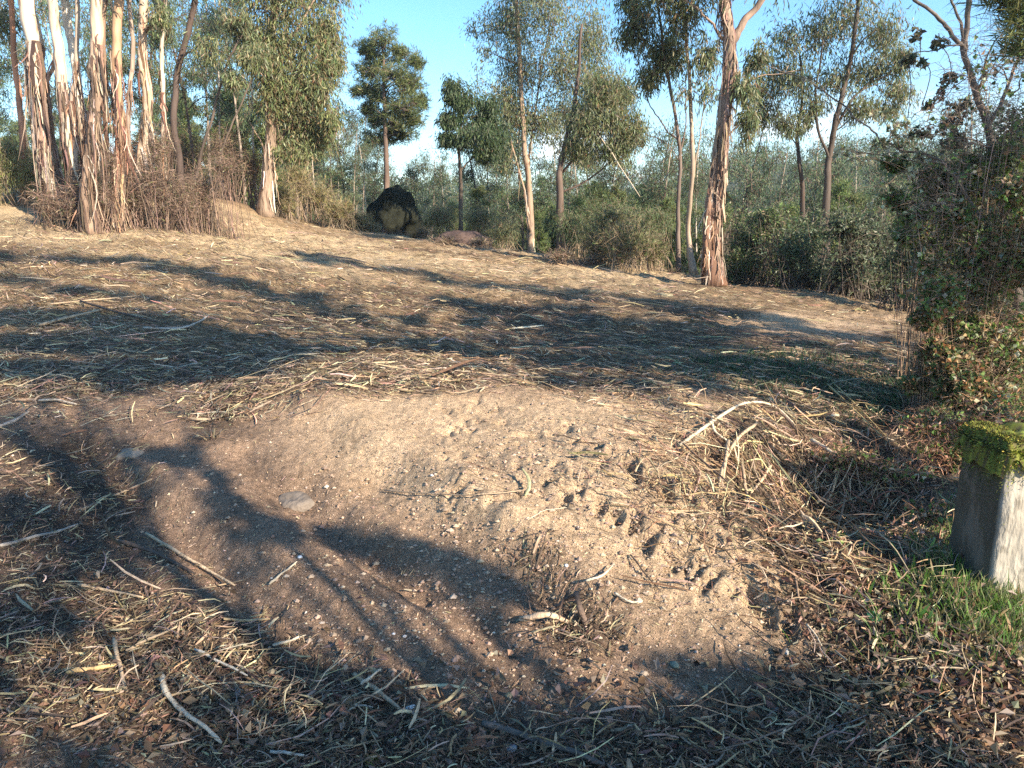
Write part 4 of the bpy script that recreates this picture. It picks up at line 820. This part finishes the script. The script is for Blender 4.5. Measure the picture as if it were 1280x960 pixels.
# gate post
A = at(1237, 735, 2.9); top = at(1237, 562, 2.9)[2]; px0, py0 = A[0], A[1]; zb = tz1(A[0], A[1]) - .3
root = empty('gate_post', (px0, py0, tz1(px0, py0)), 'stubby weathered concrete post capped with bright moss at the right edge', 'post')
wd, dp = .36, .31; hN = 30; sN = 14; rot = R(2)
def boxpt(u, v, z):
    x = u * wd; y = v * dp; return px0 + x * math.cos(rot) - y * math.sin(rot), py0 + x * math.sin(rot) + y * math.cos(rot), z
mb = MB(); ring = []
us = [(i / sN, 0) for i in range(sN)] + [(1, i / sN) for i in range(sN)] + [(1 - i / sN, 1) for i in range(sN)] + [(0, 1 - i / sN) for i in range(sN)]
zs = np.concatenate([np.linspace(zb, top - .02, hN), [top - .005]])
vs = []
for kz, z in enumerate(zs):
    for u, v in us:
        uu, vv = u, v
        cu = (abs(u - .5) * 2) ** 14 * (abs(v - .5) * 2) ** 14; uu = .5 + (u - .5) * (1 - .05 * cu); vv = .5 + (v - .5) * (1 - .05 * cu)
        if kz == len(zs) - 1: uu = .5 + (uu - .5) * .93; vv = .5 + (vv - .5) * .93
        x, y, _ = boxpt(uu, vv, z); n3 = mn.noise(Vector((x * 9, y * 9, z * 7))) * .010 + mn.noise(Vector((x * 40, y * 40, z * 40))) * .004
        ch = -.03 * max(0, mn.noise(Vector((x * 6 + 5, y * 6, z * 5))) - .35)
        vs.append((x + (n3 + ch) * (uu - .5) * 2, y + (n3 + ch) * (vv - .5) * 2, z + mn.noise(Vector((x * 12, y * 12, 3))) * .008))
m_ = len(us); nz = len(zs); idx = np.arange(nz * m_).reshape(nz, m_)
q = np.stack([idx[:-1], np.roll(idx[:-1], -1, 1), np.roll(idx[1:], -1, 1), idx[1:]], -1).reshape(-1, 4)
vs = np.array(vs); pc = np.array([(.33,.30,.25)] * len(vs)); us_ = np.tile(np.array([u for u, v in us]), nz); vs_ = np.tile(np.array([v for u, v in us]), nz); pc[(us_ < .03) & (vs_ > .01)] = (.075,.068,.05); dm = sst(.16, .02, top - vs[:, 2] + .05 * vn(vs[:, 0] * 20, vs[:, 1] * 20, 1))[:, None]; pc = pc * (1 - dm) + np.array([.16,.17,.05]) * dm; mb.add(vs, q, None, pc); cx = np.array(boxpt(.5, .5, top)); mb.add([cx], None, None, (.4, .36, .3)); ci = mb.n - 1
mb.t.append(np.stack([idx[-1], np.roll(idx[-1], -1), np.full(m_, ci)], -1))
M_conc = mat_attr('concrete', rough=.9, bump=.8, bscale=35, var=.22, vscale=16, stain=((.13,.115,.09), 9, .53), stretch=(1, 1, .35))
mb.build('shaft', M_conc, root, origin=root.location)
mb = MB(); g = 26; vv = []
for i in range(g + 1):
    for j in range(g + 1):
        u = -.07 + 1.14 * i / g; v = -.07 + 1.14 * j / g; x, y, _ = boxpt(u, v, 0); e = max(abs(u - .5), abs(v - .5)) * 2
        z = top + .022 + .03 * mn.noise(Vector((x * 11, y * 11, 0))) + .012 * mn.noise(Vector((x * 35, y * 35, 0)))
        if e > .97: z -= (.035 + .05 * (mn.noise(Vector((x * 14, y * 14, 5))) + .6)) * (e - .97) / .17 * 1.8
        vv.append((x, y, z))
vv = np.array(vv); idx = np.arange((g + 1) ** 2).reshape(g + 1, g + 1); q = np.stack([idx[:-1, :-1], idx[1:, :-1], idx[1:, 1:], idx[:-1, 1:]], -1).reshape(-1, 4)
mb.add(vv, q, None, mixc([(.17,.19,.03),(.12,.13,.03),(.10,.08,.04)], len(vv), .2, [.5,.3,.2])); mb.build('moss_cap', M_moss, root, origin=root.location)
n = 9000; u = rng.uniform(-.07, 1.07, n); v = rng.uniform(-.07, 1.07, n); e = np.maximum(abs(u - .5), abs(v - .5)) * 2
x = px0 + u * wd * math.cos(rot) - v * dp * math.sin(rot); y = py0 + u * wd * math.sin(rot) + v * dp * math.cos(rot)
z = top + .02 + .02 * vn(x * 11, y * 11, 5) - np.where(e > .97, (e - .97) * .7, 0) * rng.uniform(.3, 1.6, n)
lm = MB(); D = rng.normal(0, .5, (n, 3)) + np.array([0, 0, 1.]) + np.stack([(u - .5) * 2, (v - .5) * 2, -np.where(e > .97, 1.2, 0)], -1) * (e > .9)[:, None]
keep = fbm(x * 9, y * 9, 2, 8) + .55 * (e > .8) > -.15
leaves(lm, np.stack([x, y, z], -1)[keep], D[keep], rng.uniform(.008, .02, keep.sum()), .006, mixc([(.21,.21,.045),(.30,.29,.06),(.13,.14,.035),(.14,.09,.04)], keep.sum(), .3, [.35,.25,.25,.15]))
nn = 3500; u = rng.uniform(-.02, 1.02, nn); z = top - rng.exponential(.045, nn) * (1 + .8 * vn(u * 7, u * 0, 3)); x = px0 + u * wd * math.cos(rot) + .006; y = py0 + u * wd * math.sin(rot) - .006
leaves(lm, np.stack([x, y, z], -1), rng.normal(0, .5, (nn, 3)) + np.array([0, -1, -.6]), rng.uniform(.005, .012, nn), .004, mixc([(.30,.33,.035),(.40,.40,.05),(.16,.2,.03)], nn, .2))
v = rng.uniform(0, 1, nn); z = top - rng.exponential(.06, nn); leaves(lm, np.stack([px0 - .006 - v * dp * math.sin(rot), py0 + v * dp * math.cos(rot), z], -1), rng.normal(0, .5, (nn, 3)) + np.array([-1, 0, -.6]), rng.uniform(.005, .011, nn), .004, mixc([(.07,.08,.03),(.10,.12,.03)], nn, .2))
lm.build('moss_tufts', M_moss, root, smooth=False, origin=root.location)['kind'] = 'stuff'

# vines and bare twigs over the right bank
for label, lst, Y, bare in [('loose tangle of bare twigs and vines between the leaning tree and the top right corner', [(1235,90,50,60,.8),(1265,160,40,50,.8),(1190,150,40,40,.5),(1285,60,30,60,.6)], 6.2, 300),
                            ('arching bare canes hanging over the left side of the bramble bank', [(1165,260,40,50,.8),(1150,370,26,50,.6),(1200,200,40,40,.6)], 6.1, 240)]:
    b_ = bush('vine_tangle', label, cl(lst, Y), nst=9, nl=70, cols=IVY, wts=IVW, L=.05, Wd=.036, stem=(.2,.15,.12), sr=.0035, ntw=14, bare=bare, cat='vines', leafname='leaves', tr=.0015, arch=.5, pull=.4)
# countable sticks
def stick(label, pts, r, col, lift=.012, name='fallen_stick', cat='stick', r1=.6, lifts=None, sides=7):
    P = np.array([H(*p) for p in pts]); lf = np.array(lifts) if lifts is not None else np.full(len(P), lift); P[:, 2] += lf + r * .6
    p = path(P, max(8, len(P) * 4), .0025); n = len(p); rr = np.linspace(r, r * r1, n) * (1 + rng.normal(0, .08, n)); rr[0] *= .8; rr[-1] *= .6
    mb = MB(); tubes(mb, p[None], rr[None], sides, col, rough=.12); o = mb.build(name, M_stick, None, origin=p[0]); return tag(o, label, cat)
PL = (.42,.31,.20); PW = (.50,.42,.31); BR = (.22,.15,.10); DK = (.09,.065,.05); MD = (.36,.26,.17)
ST = [
 ('pale stalk standing upright in front of the debris pile, its foot in bare sand', [(909,572),(903,610),(892,677)], .013, PL, None, [.10,.06,0]),
 ('straight brown stalk leaning on the bank right of the upright pale one', [(926,593),(934,630),(942,668)], .010, MD, None, [.06,.04,0]),
 ('short pale stub left of the upright pale stalk', [(882,602),(886,637)], .008, PL, None, [.04,0]),
 ('short thick pale stalk slanting left below the arched branch', [(963,591),(952,606),(938,620)], .011, PL, None, [.04,.03,.01]),
 ('thin pale stalk lying level left of the upright pale stalk', [(826,643),(850,642),(876,641)], .005, PL, .01, None),
 ('long thin curved brown branch running down the bank beside the tread marks', [(942,643),(972,685),(990,722),(999,757)], .008, BR, .02, None),
 ('dark twig lying across the top of the tread marks', [(905,694),(930,690),(962,693)], .004, DK, .02, None),
 ('very long thin dry stem lying across the upper middle of the bank', [(480,616),(542,621),(605,622),(668,615)], .0045, MD, .012, None),
 ('thin stem crossing the left part of the very long one', [(542,625),(565,613),(590,603)], .003, MD, .01, None),
 ('thin dark stalk slanting down right among the tread marks', [(788,697),(808,722),(826,744)], .004, DK, .012, None),
 ('pale bent sprig on the smooth sand of the bank', [(660,652),(682,640),(708,637)], .0028, PW, .008, None),
 ('small dark forked twig standing on the bank above the stump', [(668,714),(678,690),(684,675)], .004, DK, None, [0,.02,.05]),
 ('dark horizontal twig touching the small forked one', [(652,681),(668,675),(684,672)], .003, DK, .03, None),
 ('white bent stick right of the uprooted stump', [(732,735),(752,728),(768,714)], .006, PW, .03, None),
 ('twisted white root fragment lying right of the stump', [(768,745),(785,756),(802,757)], .006, PW, .012, None),
 ('thick dark stick lying left of a pale stalk on the left of the bank', [(150,681),(198,697),(244,722)], .012, DK, .012, None),
 ('long pale jointed stalk right of the thick dark stick', [(183,671),(228,698),(262,718),(293,737)], .009, PL, .014, None),
 ('grey bent branch entering from the left edge halfway down', [(-12,690),(37,677),(70,670),(98,660)], .009, (.3,.26,.22), .015, None),
 ('long straight pale brown stalk above the grey bent branch', [(102,641),(150,620),(191,602)], .008, MD, .012, None),
 ('golden stalk lying nearly level in the left litter heap', [(98,737),(140,745),(180,753)], .008, PL, .02, None),
 ('golden stalk standing steeply in the left litter heap', [(144,811),(150,840),(159,868)], .009, PL, None, [.04,.02,.0]),
 ('thick pale curved branch in the litter near the bottom left', [(203,852),(207,872),(220,889),(252,913),(278,938)], .010, PW, .022, None),
 ('grey pale stalk at the upper edge of the shaded debris', [(244,820),(276,836),(310,853)], .006, (.42,.38,.32), .025, None),
 ('straight tan stalk slanting up right of the golden stalks', [(158,822),(190,806),(224,791)], .007, PL, .025, None),
 ('split pale stalk with a fork at the edge of the smooth soil', [(337,734),(352,722),(372,706)], .006, PW, .012, None),
 ('thick tan stick pointing down right at the edge of the lower litter', [(443,848),(475,872),(505,898)], .010, PL, .012, None),
 ('short pale stick crossing over the thick tan one', [(452,866),(466,855),(476,846)], .006, PW, .03, None),
 ('short pale stick left of the thick tan one', [(341,811),(362,806),(382,798)], .006, PW, .012, None),
 ('stout amber stalk in the lower left litter', [(85,848),(115,844),(146,838)], .010, (.5,.34,.16), .02, None),
 ('level amber stalk near the fork of the split stalk', [(280,779),(308,781),(338,779)], .007, (.46,.33,.18), .016, None),
 ('blunt grey stalk at the bottom below the dark debris', [(338,946),(358,948),(380,951)], .007, (.4,.36,.3), .015, None),
 ('long dark branch lying in the shade along the bottom of the picture', [(603,913),(659,929),(712,947),(755,964)], .012, (.12,.10,.085), .018, None),
 ('stout pale stalk lying at the upper left of the shaded field', [(49,411),(88,401),(130,391)], .02, PL, .03, None),
 ('long thin pale stalk level above the stout one', [(60,384),(110,379),(176,373)], .01, PL, .03, None),
 ('pale curved stalk in the middle of the dark shaded patch', [(180,415),(222,416),(246,409),(262,399)], .014, (.46,.4,.33), .04, None),
 ('dark branch beside the dark shaded patch of the field', [(101,381),(150,396),(180,404),(212,410)], .014, DK, .04, None),
 ('short straight pale stalk right of the dark shaded patch', [(360,448),(380,446),(400,446)], .009, PW, .02, None),
 ('crooked stalk at the left below the dark shaded patch', [(49,505),(72,504),(97,510)], .010, (.4,.34,.27), .02, None),
 ('curved root at the left edge between field and bank', [(-8,541),(15,532),(37,519)], .013, (.36,.3,.25), .02, None),
 ('large arched pale branch over the debris pile', [(849,562),(897,540),(932,529),(966,529),(994,541)], .011, PW, None, [.02,.09,.14,.12,.05]),
 ('hooked pale branch under the arched one', [(889,540),(894,555),(925,570)], .010, PW, None, [.1,.07,.05]),
 ('long bent tan branch from the debris pile down to the sand', [(945,548),(921,567),(904,595),(896,634)], .012, PL, None, [.10,.09,.07,.04]),
 ('thick pale stick lying near the shaded hollow right of the arched branch', [(1013,560),(1030,570),(1046,583)], .016, PW, .05, None),
 ('pair of long yellow canes, the left one, slanting over the dark verge', [(1033,487),(1069,522),(1104,553)], .008, (.5,.36,.16), None, [.05,.05,.03]),
 ('right one of the two long yellow canes, closer to the bramble bank', [(1040,486),(1080,525),(1112,556)], .006, (.5,.36,.16), None, [.06,.05,.03]),
 ('thin brown branch crossing down left from the hooked one', [(853,567),(880,592),(912,620)], .007, BR, .06, None),
 ('short stub sticking out of the ground at the foot of the debris bank', [(970,829),(982,820)], .009, DK, None, [0,.035]),
 ('curved pale twig ending by the two stubs at the foot of the bank', [(1008,785),(1018,798),(1028,814)], .005, PW, .015, None),
 ('white stick lying in the dead leaves at the lower right', [(1165,853),(1195,857),(1230,860)], .006, (.66,.6,.5), .02, None),
 ('thin pale stick in the shade of the track near the lower right', [(1048,935),(1068,930),(1086,921)], .004, PW, .015, None),
 ('tall dry twig standing in the bramble tangle left of the post', [(1090,700),(1080,660),(1068,600)], .004, MD, None, [0,.06,.12]),
 ('red brown cane bent over in the bramble tangle', [(1080,655),(1100,640),(1130,642),(1140,660)], .004, (.3,.12,.08), None, [.02,.12,.12,.04]),
 ('straight pale stalk in the sand at the left foot of the debris', [(1000,650),(1012,672),(1030,640)], .005, PL, .04, None),
]
for lab, pts, r, col, lift, lifts in ST: stick(lab, pts, r, col, lift or .012, lifts=lifts)
# uprooted stump
c = H(722, 775); root = empty('uprooted_stump', tuple(c), 'dark uprooted stump with twisted stems in the middle of the lower bank', 'stump')
def part_tube(name, pts, r0, r1, col, mat=M_stick, parent=root):
    mb = MB(); p = path(pts, 12, .002); tubes(mb, p[None], np.linspace(r0, r1, 12)[None] * (1 + rng.normal(0, .08, 12)), 7, col, rough=.12); return mb.build(name, mat, parent, origin=parent.location)
m = c[1] / F
def off(dx_, dz, dy_=0): return c + np.array([dx_ * m, dy_, dz * m])
part_tube('stem', [off(14, -18), off(10, 0, -.02), off(2, 22, -.03), off(-4, 46, -.02)], .016, .010, (.13,.09,.07))
part_tube('stem', [off(-2, 44, -.02), off(-14, 26, .03), off(-30, 12, .04)], .010, .006, (.10,.07,.055))
part_tube('stem', [off(-6, -10), off(-2, 4), off(6, 10)], .012, .008, (.09,.065,.05))
part_tube('root', [off(-78, 0), off(-52, 10, -.02), off(-30, 6), off(-12, -6)], .014, .010, (.5,.36,.24))
part_tube('root', [off(-4, -2), off(30, -8), off(52, -16)], .008, .004, (.42,.3,.18))
part_tube('root', [off(10, -14), off(24, -34), off(34, -50)], .007, .003, (.42,.3,.18))
part_tube('root', [off(6, -10), off(-12, -30), off(-8, -46)], .009, .004, (.16,.11,.08))
# stubble tuft and other small plants
def tuft(name, label, px, py, n, L_, W_, cols, cat='grass tuft', spread=.04, lean=.5):
    c = H(px, py); t = np.linspace(0, 1, 5)[None, :, None]; B = c + np.stack([rng.normal(0, spread, n), rng.normal(0, spread, n), np.zeros(n)], -1); B[:, 2] = tz(B[:, 0], B[:, 1])
    D = rng.normal(0, lean, (n, 3)); D[:, 2] = 1; D = unit(D); Ls = rng.uniform(.5, 1.1, (n, 1, 1)) * L_
    P = B[:, None] + D[:, None] * t * Ls; P[..., 2] -= (t[..., 0] ** 2) * rng.uniform(.1, .6, (n, 1)) * L_ * .6
    S = unit(np.cross(D, rng.normal(size=(n, 3))))[:, None] * (W_ / 2) * np.array([1, 1, .9, .6, .1])[None, :, None]
    mb = MB(); ribbons(mb, P, S, mixc(cols, n, .2)); return tag(mb.build(name, M_leaf, None, origin=c), label, cat)
tuft('stubble_tuft', 'cut stubble tuft with dry upright stalks at the left of the bank', 266, 548, 26, .12, .007, [(.36,.27,.17),(.16,.11,.07),(.42,.34,.23)], 'tuft', .018, .7)
GR = [(.10,.20,.035),(.14,.26,.05),(.07,.13,.03),(.2,.24,.09)]
for lab, px, py, n, L_, sp in [('short green grass in the shade at the bottom left of centre', 462, 950, 30, .05, .02), ('sparse grass tuft on the track at the lower right', 1100, 878, 60, .04, .04), ('faint grass patch below the sparse tuft on the track', 1062, 920, 70, .035, .05), ('thin grass by the dead leaves at the right edge', 1225, 890, 60, .04, .04)]:
    tuft('grass_tuft', lab, px, py, n, L_, .003, [(.10,.15,.05),(.15,.18,.07)], 'grass tuft', sp)
# grass round the post, and green regrowth on the verge
def grassy(name, label, zones, n, L_, W_, cols):
    Ps = []; k = 0
    for px, py, sx, sy, w in zones:
        q = int(n * w); P, ok = hit(rng.normal(px, sx, q), rng.normal(py, sy, q)); Ps.append(P[ok])
    B = np.concatenate(Ps); B = B[~((B[:, 0] > px0 - .02) & (B[:, 0] < px0 + wd) & (B[:, 1] > py0 - .04) & (B[:, 1] < py0 + dp))]; n = len(B); t = np.linspace(0, 1, 4)[None, :, None]
    D = rng.normal(0, .4, (n, 3)); D[:, 2] = 1; D = unit(D); Ls = rng.uniform(.4, 1.2, (n, 1, 1)) * L_; P = B[:, None] + D[:, None] * t * Ls; P[..., 2] -= (t[..., 0] ** 2) * rng.uniform(.1, .6, (n, 1)) * L_ * .6
    S = unit(np.cross(D, rng.normal(size=(n, 3))))[:, None] * (W_ / 2) * np.array([1, 1, .7, .1])[None, :, None]
    mb = MB(); ribbons(mb, P, S, mixc(cols, n, .25)); tag(mb.build(name, M_leaf), label, kind='stuff')
grassy('grass', 'bright green grass growing at the foot of the mossy post', [(1235,745,40,26,.8),(1195,690,30,30,.45),(1262,780,40,34,.5),(1170,790,60,40,.2),(1130,700,50,50,.1)], 2100, .125, .0042, GR + [(.17,.28,.06),(.36,.3,.17),(.3,.24,.13),(.2,.2,.1)])
grassy('weeds', 'broad bladed weeds mixed in the grass left of the post', [(1200,700,34,34,1),(1170,760,40,30,.7),(1235,770,30,26,.5)], 260, .11, .014, [(.16,.27,.06),(.1,.18,.04),(.28,.3,.12),(.33,.22,.12)])
grassy('regrowth', 'low green regrowth on the shaded verge of the field', [(960,455,60,10,1),(1010,480,50,10,.6),(1110,500,40,16,.8),(1150,480,22,14,.6)], 1500, .09, .008, [(.06,.11,.05),(.08,.14,.06)])
litter_field(280, (.19, .4), (.0085, .35), [(.42,.31,.2),(.3,.2,.13),(.16,.10,.07),(.48,.39,.28)], None, (500, 760), lambda a, b, x, y: np.clip(gsum(a, b, [(930,590,110,60,1),(1090,650,110,90,.5),(850,560,60,30,.5),(1060,540,100,30,.5)]), 0, 1), 'branch_pile', 'heap of broken pale branches and twigs on the right of the bank', lift=.035, tilt=.25, seg=5, kk=5, margin=0, alignp=0, pw=0)
litter_field(4200, (.11, .5), (.0045, .35), [(.38,.28,.18),(.26,.17,.11),(.13,.08,.055),(.46,.37,.27)], None, (500, 780), lambda a, b, x, y: np.clip(gsum(a, b, [(930,600,120,60,1),(1080,660,110,90,1),(850,570,60,30,.5),(1060,545,100,30,.7)]), 0, 1), 'twig_pile', 'tangle of thin twigs between the broken branches on the right', lift=.03, tilt=.3, seg=4, margin=0, alignp=0, pw=0)
# dead leaves
def dead_leaves(name, label, zones, n, cols, L_=.045):
    Ps = []
    for px, py, sx, sy, w in zones:
        q = int(n * w); P, ok = hit(rng.normal(px, sx, q), rng.normal(py, sy, q)); Ps.append(P[ok])
    B = np.concatenate(Ps); n = len(B); B[:, 2] += rng.exponential(.012, n) + .004; lm = MB(); D = rng.normal(size=(n, 3)); D[:, 2] *= .35
    leaves(lm, B, D, rng.uniform(.5, 1.2, n) * L_, rng.uniform(.4, .75, n) * L_, mixc(cols, n, .25)); tag(lm.build(name, M_leaf, smooth=False), label, kind='stuff')
dead_leaves('dead_leaf_litter', 'brown and pale dead leaves among the brambles at the lower right', [(1130,740,60,50,1),(1190,820,60,40,1),(1050,670,60,50,.6),(1240,860,50,50,.7),(800,900,280,40,.5),(250,900,200,50,.3)], 1300, [(.25,.165,.1),(.3,.22,.15),(.16,.1,.065),(.33,.26,.19),(.2,.11,.07)])
def big_leaf(label, px, py, L_, col, tiltz=.3):
    c = H(px, py) + np.array([0, 0, .012]); mb = MB(); k = 9; t = np.linspace(0, 1, k); w = np.sin(t ** .8 * PI) * .42 * L_ * (1 + .25 * np.sin(t * 17)); a = random.uniform(0, 6)
    P = np.stack([(t - .5) * L_ * math.cos(a), (t - .5) * L_ * math.sin(a), .15 * L_ * np.sin(t * PI) + tiltz * L_ * t], -1); S = np.array([-math.sin(a), math.cos(a), .2])
    v = np.stack([P - S * w[:, None], P + np.array([0, 0, -.06 * L_]), P + S * w[:, None]], 1).reshape(-1, 3); q = [[3 * i + j, 3 * i + j + 1, 3 * i + j + 4, 3 * i + j + 3] for i in range(k - 1) for j in (0, 1)]
    mb.add(v, q, None, col); tag(mb.build('fallen_leaf', M_leaf, None, origin=(0, 0, 0)), label, 'leaf').location = c
big_leaf('orange brown fallen leaf in the dark litter at the bottom middle', 595, 937, .07, (.36,.14,.07))
big_leaf('reddish fallen leaf below the uprooted stump', 722, 862, .06, (.30,.15,.11))
big_leaf('small orange leaf lying on the far verge', 1015, 478, .10, (.45,.14,.06))
big_leaf('dark glossy green leaf at the foot of the bramble tangle', 1092, 780, .06, (.03,.13,.07), .5)
big_leaf('pale crumpled leaf near the top of the bramble tangle', 1192, 625, .05, (.62,.58,.52), .5)
# bramble tangle beside the post
for label, lst, Y, nl, bare in [('bramble tangle with arching canes left of the mossy post', [(1150,690,44,36),(1115,740,36,30),(1190,720,32,40),(1160,640,30,24,.6)], 3.35, 170, 60),
   ('dark bramble mat in the hollow behind the post', [(1200,570,36,30),(1240,520,50,34),(1170,600,26,18,.8),(1120,590,60,22),(1180,560,50,26),(1060,570,50,18,.8),(1160,530,50,20)], 4.9, 420, 160),
   ('small bramble shoots at the foot of the sandy bank', [(1060,720,30,26,.7),(1040,680,28,22,.6),(1085,775,28,16,.5)], 3.2, 90, 50)]:
    bush('bramble', label, cl(lst, Y), nst=16, nl=nl, cols=[(.07,.12,.03),(.14,.2,.05),(.28,.15,.08),(.4,.3,.2),(.1,.06,.04)], L=.038, Wd=.024, stem=(.26,.14,.09), sr=.0022, ntw=26, bare=bare, cat='bramble', leafname='leaves', tr=.0012, arch=.8)
print('TRIS', sum(len(m.polygons) for m in bpy.data.meshes), 'polys')

# ------------------------------------------------------------------ air between the trees
bm = bmesh.new(); bmesh.ops.create_cube(bm, size=1.0)
for v in bm.verts: v.co = Vector((v.co.x * 1900, v.co.y * 1900, 10 + v.co.z * 76))
me = bpy.data.meshes.new('haze'); bm.to_mesh(me); bm.free(); hz = bpy.data.objects.new('haze', me); COL.objects.link(hz)
hm, ht = new_mat('haze_air'); ho = N(ht, 'ShaderNodeOutputMaterial'); pv = N(ht, 'ShaderNodeVolumePrincipled'); pv.inputs['Color'].default_value = (.80, .90, 1.0, 1); pv.inputs['Density'].default_value = HAZE; pv.inputs['Anisotropy'].default_value = 0.2
ht.links.new(pv.outputs[0], ho.inputs['Volume']); me.materials.append(hm); tag(hz, 'thin bluish haze over the wood and the hill', kind='stuff')
print('ZR', float(gz.min()), float(gz.max()), 'kb')
